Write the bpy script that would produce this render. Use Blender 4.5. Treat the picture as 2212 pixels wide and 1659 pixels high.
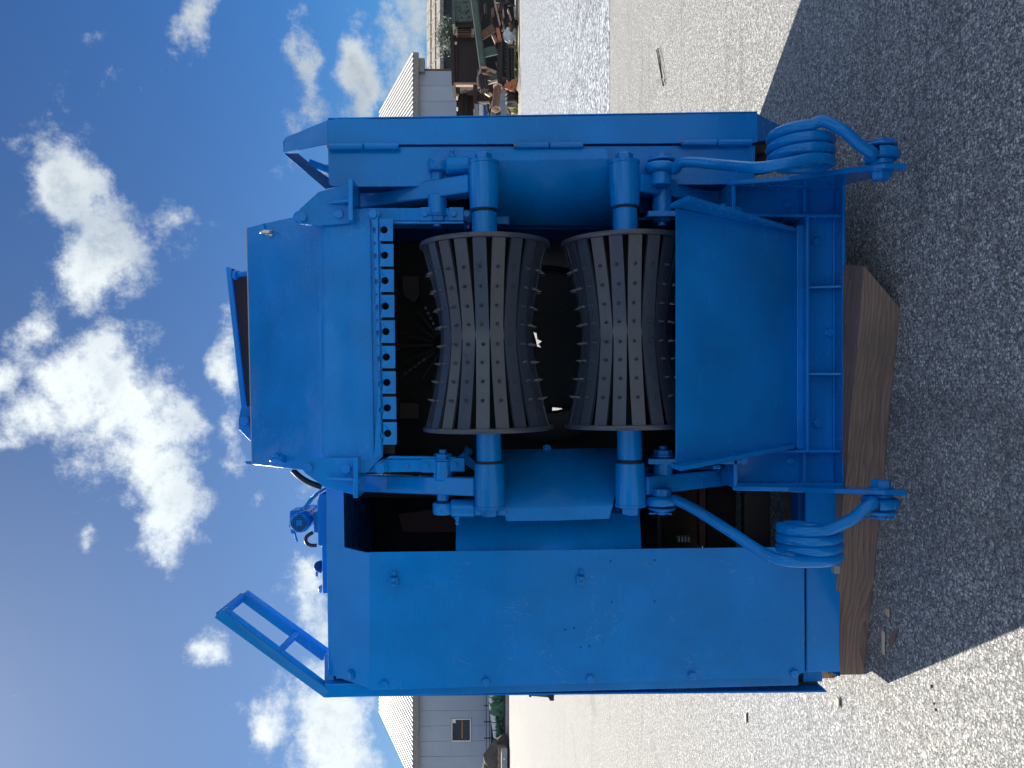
import bpy, bmesh, math, random
from mathutils import Vector, Matrix, Quaternion
from mathutils.geometry import tessellate_polygon
random.seed(7)
R = math.radians
S = bpy.context.scene
for o in list(bpy.data.objects): bpy.data.objects.remove(o)

# ------------------------------------------------------------------ camera
FPX, CA, CB = 1661.0, 1106.0, 829.5          # focal length and centre in units of a 2212 px wide picture
TILT, EYE = R(1.3), 1.5
cam = bpy.data.cameras.new('camera'); camo = bpy.data.objects.new('camera', cam); S.collection.objects.link(camo)
cam.sensor_width = 36.0; cam.lens = 36.0*FPX/2212.0; cam.clip_start = 0.05; cam.clip_end = 3000
fwd = Vector((0, math.cos(TILT), -math.sin(TILT))); dwn = Vector((0, -math.sin(TILT), -math.cos(TILT)))
# the photograph lies on its side: picture right is down in the world, picture up is world +X
rx, ry, rz = dwn, Vector((1, 0, 0)), -fwd
camo.matrix_world = Matrix(((rx.x, ry.x, rz.x, 0), (rx.y, ry.y, rz.y, 0), (rx.z, ry.z, rz.z, EYE), (0, 0, 0, 1)))
S.camera = camo
def P(a, b, Y):
    """world point at depth Y that the survey of the photograph puts at (a, b)"""
    u = (CB-b)/FPX; v = (a-CA)/FPX
    d = Vector((u, 0, 0)) + v*dwn + fwd
    return Vector((0, 0, EYE)) + d*(Y/d.y)
def ground(a, b, z=0.0):
    u = (CB-b)/FPX; v = (a-CA)/FPX
    d = Vector((u, 0, 0)) + v*dwn + fwd
    return Vector((0, 0, EYE)) + d*((z-EYE)/d.z)

# ------------------------------------------------------------------ sky, sun, exposure
SUN_AZ, SUN_EL = R(-31), R(41)               # azimuth from +Y towards +X
sund = Vector((math.sin(SUN_AZ)*math.cos(SUN_EL), math.cos(SUN_AZ)*math.cos(SUN_EL), math.sin(SUN_EL)))
W_ = bpy.data.worlds.new('World'); S.world = W_; W_.use_nodes = True
nt = W_.node_tree; nt.nodes.clear()
class G:
    def __init__(s, nt): s.nt = nt
    def n(s, t, **k):
        nd = s.nt.nodes.new(t)
        for q, v in k.items(): setattr(nd, q, v)
        return nd
    def put(s, sock, v):
        if isinstance(v, bpy.types.NodeSocket): s.nt.links.new(v, sock)
        elif v is not None: sock.default_value = v
    def m(s, op, a, b=None, c=None, clamp=False):
        nd = s.n('ShaderNodeMath', operation=op); nd.use_clamp = clamp
        for i, v in enumerate((a, b, c)):
            if v is not None: s.put(nd.inputs[i], v)
        return nd.outputs[0]
    def vm(s, op, a, b=None, sc=None):
        nd = s.n('ShaderNodeVectorMath', operation=op)
        s.put(nd.inputs[0], a)
        if b is not None: s.put(nd.inputs[1], b)
        if sc is not None: s.put(nd.inputs['Scale'], sc)
        return nd.outputs['Value'] if op in ('LENGTH', 'DOT_PRODUCT', 'DISTANCE') else nd.outputs[0]
    def noise(s, vec, scale, detail=2, rough=.5, dist=0, col=False):
        nd = s.n('ShaderNodeTexNoise'); s.put(nd.inputs['Vector'], vec)
        nd.inputs['Scale'].default_value = scale; nd.inputs['Detail'].default_value = detail
        nd.inputs['Roughness'].default_value = rough; nd.inputs['Distortion'].default_value = dist
        return nd.outputs['Color'] if col else nd.outputs[0]
    def voro(s, vec, scale, feat='F1', out='Distance', rand=1.0):
        nd = s.n('ShaderNodeTexVoronoi', feature=feat); s.put(nd.inputs['Vector'], vec)
        nd.inputs['Scale'].default_value = scale; nd.inputs['Randomness'].default_value = rand
        return nd.outputs[out]
    def mr(s, v, a, b, c=0., d=1., smooth=False):
        nd = s.n('ShaderNodeMapRange'); nd.interpolation_type = 'SMOOTHSTEP' if smooth else 'LINEAR'
        for i, x in enumerate((v, a, b, c, d)): s.put(nd.inputs[i], x)
        return nd.outputs[0]
    def mix(s, f, a, b, blend='MIX'):
        nd = s.n('ShaderNodeMix', data_type='RGBA', blend_type=blend)
        s.put(nd.inputs[0], f)
        for i, v in ((6, a), (7, b)):
            if not isinstance(v, bpy.types.NodeSocket) and len(v) == 3: v = (*v, 1)
            s.put(nd.inputs[i], v)
        return nd.outputs[2]
    def ramp(s, f, stops):
        nd = s.n('ShaderNodeValToRGB'); s.put(nd.inputs[0], f); cr = nd.color_ramp
        while len(cr.elements) < len(stops): cr.elements.new(.5)
        for e, (p, c) in zip(cr.elements, stops): e.position = p; e.color = (*c, 1)
        return nd.outputs[0]
    def bump(s, h, st=.3, dist=.01, nrm=None):
        nd = s.n('ShaderNodeBump'); nd.inputs['Strength'].default_value = st; nd.inputs['Distance'].default_value = dist
        s.put(nd.inputs['Height'], h)
        if nrm is not None: s.put(nd.inputs['Normal'], nrm)
        return nd.outputs[0]
g = G(nt)
sky = g.n('ShaderNodeTexSky', sky_type='NISHITA'); sky.sun_disc = False
sky.sun_elevation = SUN_EL; sky.sun_rotation = SUN_AZ; sky.air_density = 1.0; sky.dust_density = .6; sky.ozone_density = 2.2
SKYSTR = .052
tc = g.n('ShaderNodeTexCoord').outputs['Generated']
sep = g.n('ShaderNodeSeparateXYZ'); g.put(sep.inputs[0], tc)
yy = g.m('MAXIMUM', sep.outputs[1], .06)
p_ = g.m('DIVIDE', sep.outputs[0], yy); q_ = g.m('DIVIDE', sep.outputs[2], yy)
pq = g.n('ShaderNodeCombineXYZ'); g.put(pq.inputs[0], p_); g.put(pq.inputs[1], q_)
wn = g.noise(tc, 5.5, 3, .62, col=True)
warp = g.vm('SUBTRACT', wn, (.5, .5, .5))
pqw = g.vm('ADD', pq.outputs[0], g.vm('SCALE', warp, sc=.16))
wsep = g.n('ShaderNodeSeparateXYZ'); g.put(wsep.inputs[0], warp)
HZ = 1068.0
def cloudfield(pqv):
    tot = None
    # cloud banks of the day: bearing and height from the survey, half extents
    for a, b, ha, hb, w in [
        (160, 420, 70, 115, 1.15), (195, 560, 85, 140, 1.2), (120, 690, 70, 90, 1.05), (345, 470, 65, 100, .66), (350, 575, 42, 60, .55),
        (230, 800, 105, 130, 1.2), (100, 890, 110, 55, .8), (330, 930, 100, 130, 1.2), (375, 1095, 62, 120, 1.15), (30, 790, 60, 50, .7),
        (425, 50, 42, 80, 1.0), (640, 100, 40, 150, 1.0), (760, 150, 45, 150, 1.1), (860, 60, 70, 150, 1.0),
        (500, 800, 36, 75, 1.0), (508, 980, 40, 78, 1.05), (545, 1075, 22, 32, .7), (190, 1190, 24, 40, .6),
        (675, 1270, 60, 110, 1.12), (490, 1390, 38, 58, .9), (590, 1590, 50, 80, 1.1), (735, 1560, 85, 150, 1.2)]:
        d = g.n('ShaderNodeVectorMath', operation='MULTIPLY_ADD'); g.put(d.inputs[0], pqv)
        sx, sy = FPX/hb*.866, FPX/ha*.866
        d.inputs[1].default_value = (sx, sy, 0); d.inputs[2].default_value = (-(CB-b)/FPX*sx, -(HZ-a)/FPX*sy, 0)
        l = g.vm('DOT_PRODUCT', d.outputs[0], d.outputs[0])
        e = g.m('DIVIDE', w, g.m('MULTIPLY_ADD', l, g.m('MULTIPLY_ADD', l, .45, .8), 1.0))
        tot = e if tot is None else g.m('MAXIMUM', tot, e)
    return tot
blob = cloudfield(pqw)
fb = g.noise(tc, 9.0, 7, .70)
out_ = g.mr(g.vm('LENGTH', g.vm('MULTIPLY', g.vm('SUBTRACT', pq.outputs[0], (0, .15, 0)), (1, .8, 0))), .75, 1.05)
gen = g.m('MULTIPLY', g.mr(g.noise(tc, 2.4, 1, .5), .40, .60, 0, 1.1), out_)  # cloud cover outside the view, made denser to light the machine
dens = g.m('ADD', g.m('MAXIMUM', blob, gen), g.m('MULTIPLY', g.m('SUBTRACT', fb, .5), 2.9))
cov = g.mr(dens, .41, 1.16, 0, 1, True)
thick = g.mr(dens, .85, 1.7, 0, 1, True)
shade = g.m('ADD', g.m('MULTIPLY', thick, .70), g.m('MULTIPLY', wsep.outputs[1], 3.2), clamp=True)
sund_n = g.n('ShaderNodeCombineXYZ'); sund_n.inputs[0].default_value, sund_n.inputs[1].default_value, sund_n.inputs[2].default_value = sund
cosg = g.vm('DOT_PRODUCT', tc, sund_n.outputs[0])
glow = g.m('ADD', g.mr(cosg, .60, .97, .42, .62), g.mr(cosg, -.3, .5, .27, 0))  # clouds opposite the sun brightened to lift the shaded machine front
ccol = g.mix(shade, (.84, .90, .91), (.36, .45, .56))
cs = g.n('ShaderNodeVectorMath', operation='SCALE'); g.put(cs.inputs[0], ccol); g.put(cs.inputs['Scale'], glow)
skyc = g.n('ShaderNodeVectorMath', operation='SCALE'); g.put(skyc.inputs[0], sky.outputs[0]); skyc.inputs['Scale'].default_value = SKYSTR
tintc = g.mix(g.mr(cosg, .45, .97), (.20, .52, .93), (.34, .45, .61))
tint = g.mix(1.0, skyc.outputs[0], tintc, 'MULTIPLY')
fin = g.mix(g.m('MULTIPLY', cov, .96), tint, cs.outputs[0])
bg = g.n('ShaderNodeBackground'); g.put(bg.inputs[0], fin); bg.inputs[1].default_value = 1.0
wo = g.n('ShaderNodeOutputWorld'); nt.links.new(bg.outputs[0], wo.inputs[0])

sun = bpy.data.lights.new('sun', 'SUN'); sun.energy = 5.0; sun.angle = R(.53); sun.color = (1, .925, .80)
suno = bpy.data.objects.new('sun', sun); S.collection.objects.link(suno)
suno.location = (-20, 30, 40); suno.rotation_euler = sund.to_track_quat('Z', 'Y').to_euler()
vs = S.view_settings; vs.view_transform = 'Standard'; vs.look = 'None'; vs.gamma = 1; vs.use_curve_mapping = False; vs.exposure = 1.05
S.cycles.max_bounces = 6; S.cycles.diffuse_bounces = 3; S.cycles.glossy_bounces = 3; S.cycles.transmission_bounces = 2; S.cycles.use_adaptive_sampling = True; S.cycles.adaptive_threshold = .03

# ------------------------------------------------------------------ materials
MATS = {}
def mat(name):
    m = bpy.data.materials.new(name); m.use_nodes = True; m.node_tree.nodes.clear()
    gg = G(m.node_tree); b = gg.n('ShaderNodeBsdfPrincipled'); o = gg.n('ShaderNodeOutputMaterial')
    m.node_tree.links.new(b.outputs[0], o.inputs[0]); MATS[name] = m
    return gg, b
def setp(gg, b, col=None, rough=None, metal=None, nrm=None, coat=None, spec=None):
    if col is not None: gg.put(b.inputs['Base Color'], (*col, 1) if isinstance(col, tuple) and len(col) == 3 else col)
    if rough is not None: gg.put(b.inputs['Roughness'], rough)
    if metal is not None: b.inputs['Metallic'].default_value = metal
    if nrm is not None: gg.put(b.inputs['Normal'], nrm)
    if coat is not None: b.inputs['Coat Weight'].default_value = coat; b.inputs['Coat Roughness'].default_value = .12
    if spec is not None: b.inputs['Specular IOR Level'].default_value = spec
def geo(gg): return gg.n('ShaderNodeNewGeometry').outputs['Position']
def paint(name, c, wr=.25, wd=.003, rough=.36, brush=(6, 30, 30), coat=.04, spec=.24, patchy=False):
    gg, b = mat(name); pos = geo(gg)
    big = gg.noise(pos, 2.2, 3, .6)
    br = gg.noise(gg.vm('MULTIPLY', pos, brush), 1.6, 4, .62, .8)
    if patchy:
        mk_ = gg.mr(gg.noise(pos, 1.7, 2, .6), .44, .60, .12, 1)
        br = gg.m('ADD', gg.m('MULTIPLY', br, mk_), gg.m('MULTIPLY', gg.m('MULTIPLY', gg.noise(gg.vm('MULTIPLY', pos, (26, 26, 60)), 1.5, 3, .6, 1.5), mk_), .7))
    c0 = tuple(x*.80 for x in c); c1 = tuple(min(1, x*1.16) for x in c)
    col = gg.mix(gg.mr(big, .32, .68), c0, c1)
    sc = gg.mr(gg.noise(gg.vm('MULTIPLY', pos, (1, 1, 5)), 21, 2, .8), .70, .73, 0, .30)
    col = gg.mix(sc, col, (c[0]+.02, c[1]*1.5, c[2]*1.35))
    if patchy:
        sl_ = gg.m('ABSOLUTE', gg.m('SUBTRACT', gg.noise(gg.vm('MULTIPLY', pos, (14, 14, 5)), 1.0, 2, .5, 2.0), .5))
        col = gg.mix(gg.m('MULTIPLY', gg.mr(sl_, .010, .003), gg.m('MULTIPLY', gg.mr(gg.noise(pos, 6.0, 1, .5), .57, .63), .30)), col, (.16, .36, .70))
    setp(gg, b, col, gg.mr(br, .3, .7, rough-.08, rough+.10), 0, gg.bump(br, wr, wd), coat, spec)
    if 'blue' in name: b.inputs['Specular Tint'].default_value = (.35, .68, 1, 1); b.inputs['Coat Tint'].default_value = (.9, .95, 1, 1)
BLUE = (.0, .198, .60)
paint('blue paint', BLUE, .18, .005, .28, (6, 30, 30), .08, .36)
paint('brushed blue paint', BLUE, .5, .011, .25, (5, 20, 20), .22, .5, True)
paint('panel blue paint', BLUE, .36, .008, .24, (4, 14, 14), .16, .42, True)
paint('smooth blue paint', BLUE, .03, .004, .20, (7, 24, 24), .22, .5)
paint('dark and shaded blue paint', (.0, .05, .20), .15, .004, .45)  # darkened machine blue; on inner and underside faces shade is put into the colour
paint('charcoal paint', (.032, .043, .066), .3, .003, .34, (10, 30, 30), .2, .6)
paint('green paint', (.085, .115, .10), .3, .004, .6)
paint('grey galvanised', (.30, .32, .34), .3, .003, .5)
def simple(name, c, rough=.6, metal=0., var=.25, sc=8., bs=.25, bd=.004, c2=None, spec=None):
    gg, b = mat(name); pos = geo(gg); n = gg.noise(pos, sc, 6, .65)
    a = tuple(x*(1-var) for x in c); d = c2 or tuple(min(1, x*(1+var)) for x in c)
    setp(gg, b, gg.mix(gg.mr(n, .3, .7), a, d), rough, metal, gg.bump(n, bs, bd), None, spec)
simple('black iron', (.006, .007, .009), .7)
simple('dark steel', (.022, .020, .022), .55, .2)
simple('rubber', (.012, .012, .013), .65)
simple('rust primer', (.10, .032, .022), .75, c2=(.05, .02, .018))
simple('rust', (.12, .065, .045), .85, var=.5, c2=(.24, .13, .085))
simple('dark rust', (.034, .021, .020), .8, var=.4)
simple('pale rust', (.42, .29, .22), .85, var=.3)
simple('white sheet', (.72, .73, .74), .4)
simple('white plastic', (.70, .70, .68), .5)
simple('wall grey', (.34, .385, .47), .6, var=.06, sc=.4, bs=.05)
simple('wall grey light', (.37, .41, .49), .6, var=.06, sc=.4, bs=.05)
simple('fascia grey', (.22, .215, .20), .6)
simple('roof valley', (.05, .055, .06), .9, 0, spec=.03)
simple('roof rib metal', (.50, .51, .52), .6, .0, var=.08, spec=.3)
simple('roof board', (.34, .31, .27), .85, var=.3, sc=.7)
simple('dark cladding', (.035, .045, .06), .7, sc=.6)
simple('glass dark', (.012, .014, .018), .08)
simple('orange timber', (.35, .17, .06), .6)
simple('orange rust', (.45, .16, .07), .8)
simple('concrete', (.42, .40, .36), .9, sc=2)
simple('stone dark', (.10, .085, .075), .9, var=.4, sc=3)
simple('cloth blue', (.02, .10, .35), .6)
simple('soil', (.045, .04, .035), .95, sc=2)
simple('pale wood chip', (.55, .46, .33), .8)
simple('leaf cactus', (.05, .15, .09), .5, sc=3)
simple('leaf pine', (.045, .085, .05), .6)
simple('dry grass', (.42, .34, .17), .8)
simple('green grass', (.10, .16, .04), .8)
simple('bag white', (.55, .56, .58), .45)
simple('green bin', (.035, .075, .05), .45)
simple('worn chrome', (.65, .65, .66), .12, 1.0)
simple('cable black', (.012, .012, .02), .4)
def woodmat(name, lo, hi):
    gg, b = mat(name); tc = gg.n('ShaderNodeTexCoord').outputs['Object']
    wob = gg.noise(gg.vm('MULTIPLY', tc, (1.2, 5, 5)), 1.0, 3, .55)
    rad = gg.m('ADD', gg.vm('LENGTH', gg.vm('MULTIPLY', gg.vm('SUBTRACT', tc, (0, .05, -.02)), (.03, 1, 1))), gg.m('MULTIPLY', wob, .085))
    ring = gg.m('FRACT', gg.m('MULTIPLY', rad, 115.0))
    ringv = gg.m('POWER', ring, 2.0)
    fib = gg.noise(gg.vm('MULTIPLY', tc, (5, 160, 160)), 1.0, 3, .7)
    col = gg.mix(gg.m('MULTIPLY', ringv, .8), hi, lo)
    col = gg.mix(gg.mr(fib, .35, .75, 0, .7), col, tuple(x*.62 for x in lo))
    kn = gg.voro(gg.vm('MULTIPLY', tc, (1.6, 5, 5)), 1.0)
    col = gg.mix(gg.mr(kn, .10, .05), col, (.05, .028, .018))
    st = gg.noise(tc, 2.6, 4, .6)
    col = gg.mix(gg.mr(st, .5, .75, 0, .5), col, (.11, .09, .075))
    setp(gg, b, col, .8, 0, gg.bump(gg.m('SUBTRACT', fib, ringv), .35, .003))
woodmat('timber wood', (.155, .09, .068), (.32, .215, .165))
woodmat('sunlit timber', (.34, .24, .13), (.55, .42, .26))  # paler copy of the timber wood, sunlight put into the colour
# asphalt with exposed aggregate
def asphalt(name, sc, base, stone, hi, contrast=1.0, stains=True):
    gg, b = mat(name); pos = geo(gg)
    flat = pos
    def n2(scale, det, rough=.5, col=False, vec=flat):
        nd = gg.n('ShaderNodeTexNoise', noise_dimensions='2D'); gg.put(nd.inputs['Vector'], vec); nd.inputs['Scale'].default_value = scale
        nd.inputs['Detail'].default_value = det; nd.inputs['Roughness'].default_value = rough; return nd.outputs['Color' if col else 0]
    wv = gg.vm('ADD', flat, gg.vm('SCALE', n2(sc*1.1, 1, .5, True), sc=.5/sc))
    def v2(scale):
        nd = gg.n('ShaderNodeTexVoronoi', voronoi_dimensions='2D'); gg.put(nd.inputs['Vector'], wv); nd.inputs['Scale'].default_value = scale
        c = gg.n('ShaderNodeSeparateColor'); gg.put(c.inputs[0], nd.outputs['Color']); return nd.outputs['Distance'], c
    f1, cc = v2(sc); f2, c2 = v2(sc*2.1)
    st1 = gg.m('MULTIPLY', gg.mr(f1, .50, .36), gg.mr(cc.outputs[0], .42, .47))
    st2 = gg.m('MULTIPLY', gg.mr(f2, .50, .36), gg.mr(c2.outputs[0], .25, .30))
    tone1 = gg.mix(gg.m('POWER', cc.outputs[1], 2.2), stone, hi)
    tone2 = gg.mix(gg.m('POWER', c2.outputs[1], 2.2), tuple(x*.8 for x in stone), hi)
    col = gg.mix(st2, base, tone2); col = gg.mix(st1, col, tone1)
    big = n2(.55, 4, .6)
    col = gg.mix(gg.mr(big, .3, .7, 0, .28), col, tuple(x*.75 for x in stone))
    gr = n2(sc*.42, 2, .7)
    col = gg.mix(gg.mr(gr, .36, .64, .24, 0), col, tuple(x*.55 for x in base)); col = gg.mix(gg.mr(gr, .52, .72, 0, .16), col, hi)
    if stains:
        tk = gg.m('ABSOLUTE', gg.m('SUBTRACT', n2(.9, 3, .6, vec=gg.vm('MULTIPLY', flat, (.08, 1.0, 1))), .5))
        col = gg.mix(gg.mr(tk, .018, .004, 0, .22), col, tuple(x*.7 for x in base))
        s = n2(.32, 5, .65, vec=gg.vm('MULTIPLY', flat, (1.0, .35, 1)))
        col = gg.mix(gg.mr(s, .64, .72, 0, .5), col, tuple(x*.5 for x in base))
    h = gg.m('ADD', gg.m('MULTIPLY', st1, .9), gg.m('MULTIPLY', st2, .45))
    setp(gg, b, col, gg.mr(cc.outputs[2], 0, 1, .7, .95), 0, gg.bump(h, .7, .0028), None, .22)
asphalt('asphalt', 84, (.115, .12, .127), (.30, .305, .31), (.80, .795, .775))
asphalt('rough asphalt', 15, (.065, .075, .095), (.31, .34, .39), (.80, .85, .93))
asphalt('concrete apron', 10, (.33, .315, .28), (.40, .385, .35), (.50, .48, .44))
def M(n): return MATS[n]

# ------------------------------------------------------------------ builders
WL = {}
COL = S.collection
def reg(o, parent, loc):
    COL.objects.link(o)
    base = WL[parent.name] if parent else Vector((0, 0, 0))
    if parent: o.parent = parent
    o.location = loc-base; WL[o.name] = Vector(loc)
    return o
def empty(name, loc, label, cat, group=None):
    o = bpy.data.objects.new(name, None); o.empty_display_size = .2; reg(o, None, Vector(loc)); tag(o, label, cat, group); return o
def tag(o, label=None, cat=None, group=None, kind=None):
    for k, v in (('label', label), ('category', cat), ('group', group), ('kind', kind)):
        if v: o[k] = v
    return o
def mk(name, verts, faces, m, parent=None, bevel=0., smooth=None, seg=2):
    vs_ = [Vector(v) for v in verts]
    lo = Vector([min(v[i] for v in vs_) for i in range(3)]); hi = Vector([max(v[i] for v in vs_) for i in range(3)])
    c = (lo+hi)/2
    me = bpy.data.meshes.new(name); me.from_pydata([v-c for v in vs_], [], faces); 
    bm = bmesh.new(); bm.from_mesh(me); bmesh.ops.recalc_face_normals(bm, faces=bm.faces); bm.to_mesh(me); bm.free()
    me.materials.append(M(m) if isinstance(m, str) else m)
    if smooth is not None:
        me.shade_smooth(); me.set_sharp_from_angle(angle=R(smooth))
    o = bpy.data.objects.new(name, me); reg(o, parent, c)
    if bevel:
        b = o.modifiers.new('bevel', 'BEVEL'); b.width = bevel; b.segments = seg; b.limit_method = 'ANGLE'; b.angle_limit = R(35)
    return o
def inst(name, me, loc, q, parent, scale=(1, 1, 1)):
    o = bpy.data.objects.new(name, me); reg(o, parent, Vector(loc)); o.rotation_euler = q.to_euler(); o.scale = scale
    return o
def prism(name, loop, vec, m, parent=None, holes=(), bevel=.003, smooth=None):
    """flat polygon (3-D points) swept along vec, with holes"""
    loops = [list(map(Vector, loop))]+[list(map(Vector, h)) for h in holes]
    flat = [p for l in loops for p in l]; n = len(flat); vec = Vector(vec)
    if holes: tris = [tuple(t) for t in tessellate_polygon(loops)]
    elif n == 4: tris = [(0, 1, 2, 3)]
    else: tris = [tuple(t) for t in tessellate_polygon(loops)] if n > 4 else [tuple(range(n))]
    faces = list(tris)+[tuple(n+i for i in reversed(t)) for t in tris]
    k = 0
    for l in loops:
        m_ = len(l)
        for i in range(m_):
            j = (i+1) % m_; faces.append((k+i, k+j, n+k+j, n+k+i))
        k += m_
    return mk(name, flat+[p+vec for p in flat], faces, m, parent, bevel, smooth)
def plate(name, pts, Y, th, m, parent=None, holes=(), bevel=.003):
    f = lambda l: [P(p[0], p[1], p[2] if len(p) > 2 else Y) for p in l]
    return prism(name, f(pts), (0, th, 0), m, parent, [f(h) for h in holes], bevel)
def box(name, lo, hi, m, parent=None, bevel=.003):
    (x0, y0, z0), (x1, y1, z1) = lo, hi
    return prism(name, [(x0, y0, z0), (x1, y0, z0), (x1, y0, z1), (x0, y0, z1)], (0, y1-y0, 0), m, parent, bevel=bevel)
def frame_of(d):
    d = Vector(d).normalized(); u = d.orthogonal().normalized()
    if abs(d.z) < .9: u = d.cross(Vector((0, 0, 1))).normalized()
    return d, u, d.cross(u)
def bar(name, p0, p1, w, h, m, parent=None, bevel=.003, up=None):
    """rectangular bar from p0 to p1; w across, h along 'up'"""
    p0, p1 = Vector(p0), Vector(p1); d = (p1-p0).normalized()
    up = Vector(up) if up else (Vector((0, 0, 1)) if abs(d.z) < .9 else Vector((0, 1, 0)))
    s = d.cross(up).normalized(); t = s.cross(d).normalized()
    return prism(name, [p0+s*w/2*a+t*h/2*b for a, b in ((-1, -1), (1, -1), (1, 1), (-1, 1))], p1-p0, m, parent, bevel=bevel)
def lathe(name, o, ax, prof, m, parent=None, seg=32, smooth=35, caps=True):
    d, u, v = frame_of(ax); o = Vector(o); vs_, fs = [], []
    for t, r in prof:
        for i in range(seg):
            an = 2*math.pi*i/seg; vs_.append(o+d*t+(u*math.cos(an)+v*math.sin(an))*r)
    for k in range(len(prof)-1):
        for i in range(seg):
            j = (i+1) % seg; fs.append((k*seg+i, k*seg+j, (k+1)*seg+j, (k+1)*seg+i))
    if caps: fs.append(tuple(range(seg))); fs.append(tuple((len(prof)-1)*seg+i for i in range(seg)))
    return mk(name, vs_, fs, m, parent, 0, smooth)
def cyl(name, p0, p1, r, m, parent=None, r1=None, seg=24, ch=.003):
    p0, p1 = Vector(p0), Vector(p1); L = (p1-p0).length; r1 = r if r1 is None else r1; ch = min(ch, r*.3, L*.3)
    return lathe(name, p0, p1-p0, [(0, r-ch), (ch, r), (L-ch, r1), (L, r1-ch)], m, parent, seg)
def catmull(pts, n=8):
    pts = [Vector(p) for p in pts]; out = []
    for i in range(len(pts)-1):
        a = pts[max(i-1, 0)]; b = pts[i]; c = pts[i+1]; d = pts[min(i+2, len(pts)-1)]
        for k in range(n):
            t = k/n; out.append(.5*((2*b)+(c-a)*t+(2*a-5*b+4*c-d)*t*t+(3*b-a-3*c+d)*t**3))
    return out+[pts[-1]]
def tube(name, pts, r, m, parent=None, seg=14):
    pts = [Vector(p) for p in pts]; n = len(pts); vs_, fs = [], []; up = None
    for i, p in enumerate(pts):
        t = (pts[min(i+1, n-1)]-pts[max(i-1, 0)]).normalized()
        if up is None: up = t.orthogonal().normalized()
        up = (up-t*up.dot(t)).normalized(); s = t.cross(up)
        rr = r[i] if isinstance(r, (list, tuple)) else r
        for k in range(seg):
            an = 2*math.pi*k/seg; vs_.append(p+(up*math.cos(an)+s*math.sin(an))*rr)
    for i in range(n-1):
        for k in range(seg):
            j = (k+1) % seg; fs.append((i*seg+k, i*seg+j, (i+1)*seg+j, (i+1)*seg+k))
    fs.append(tuple(range(seg))); fs.append(tuple((n-1)*seg+k for k in range(seg)))
    return mk(name, vs_, fs, m, parent, 0, 50)
def hexmesh(m):
    vs_, fs = [], []
    def ring(z, r, n, off=0):
        i0 = len(vs_)
        for i in range(n): an = 2*math.pi*i/n+off; vs_.append((r*math.cos(an), r*math.sin(an), z))
        return i0
    n = 12
    a = ring(0, 1.22, 24); b = ring(.12, 1.22, 24); fs.extend((a+i, a+(i+1) % 24, b+(i+1) % 24, b+i) for i in range(24)); fs.append(tuple(b+i for i in range(24)))
    c = ring(.12, 1, 6); d = ring(.62, 1, 6); e = ring(.72, .84, 6)
    for q, w in ((c, d), (d, e)): fs.extend((q+i, q+(i+1) % 6, w+(i+1) % 6, w+i) for i in range(6))
    fs.append(tuple(e+i for i in range(6)))
    me = bpy.data.meshes.new('hex_bolt'); me.from_pydata(vs_, [], fs); me.materials.append(M(m)); return me
HEX = hexmesh('smooth blue paint')
def bolt(a, b, Y, r, parent, d=(0, -1, 0), h=1., name='bolt'):
    q = Vector(d).to_track_quat('Z', 'Y') @ Quaternion((0, 0, 1), random.uniform(0, 1))
    return inst(name, HEX, P(a, b, Y), q, parent, (r, r, r*h))
def boltw(p, d, r, parent, h=1., name='nut'):
    return inst(name, HEX, p, Vector(d).to_track_quat('Z', 'Y') @ Quaternion((0, 0, 1), .35), parent, (r, r, r*h))
def circ(a, b, ra, rb=None, n=16):
    rb = rb or ra
    return [(a+ra*math.cos(2*math.pi*i/n), b+rb*math.sin(2*math.pi*i/n)) for i in range(n)]

# ------------------------------------------------------------------ ground
def sheet(name, pts, z, m):
    o = mk(name, [(x, y, z) for x, y in pts], [tuple(range(len(pts)))], m); tag(o, kind='structure'); return o
sheet('ground', [(-400, -60), (400, -60), (400, 700), (-400, 700)], 0, 'asphalt')
sheet('rough_pavement', [(1.5, 10.0), (40, 9.6), (60, 44), (3.2, 43.5)], .004, 'rough asphalt')
sheet('concrete_apron', [(2.8, 43.5), (60, 44), (62, 66), (2, 66)], .008, 'concrete apron')

# ------------------------------------------------------------------ the machine
MC = empty('debarking_machine', (.15, 3.0, .15), 'big blue steel log debarking machine with two dark spiked feed rollers, standing on timbers', 'machine')
BP, BB, SB = 'blue paint', 'brushed blue paint', 'smooth blue paint'
XL, XR = -.345, .67                         # body sides
def hoodY(a): return 2.96+max(0, (700-a))/163*.34
# hood: upright front sheet with a sloped sheet above it
def sideplate(rows, nm, m=BP, th=.01):
    n = len(rows[0]); vs_, fs = [], []
    for row in rows: vs_ += [P(*p) for p in row]
    k = len(vs_); vs_ += [v+Vector((0, th, 0)) for v in vs_]
    R_ = len(rows)
    for i in range(R_-1):
        for j in range(n-1):
            a = i*n+j; fs.append((a, a+1, a+n+1, a+n)); fs.append((k+a+n, k+a+n+1, k+a+1, k+a))
    edge = [j for j in range(n)]+[i*n+n-1 for i in range(1, R_)]+[(R_-1)*n+j for j in range(n-2, -1, -1)]+[i*n for i in range(R_-2, 0, -1)]
    for i in range(len(edge)):
        a, b = edge[i], edge[(i+1) % len(edge)]; fs.append((a, k+a, k+b, b))
    return mk(nm, vs_, fs, m, MC, .002, 30)
hr = [(531, 492, 1003, 3.30, 543), (600, 476, 1011, 3.155, 607), (688, 458, 1020, 2.985, 690), (699, 456, 1021, 2.966, 700), (712, 455, 1021, 2.96, 712), (788, 450, 1021, 2.96, 792), (823, 472, 985, 2.96, 827)]
sideplate([[(a+(a2-a)*t, b0+(b1-b0)*t, Y) for t in (0, .25, .5, .75, 1)] for a, b0, b1, Y, a2 in hr], 'hood', BB, .010)
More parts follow.
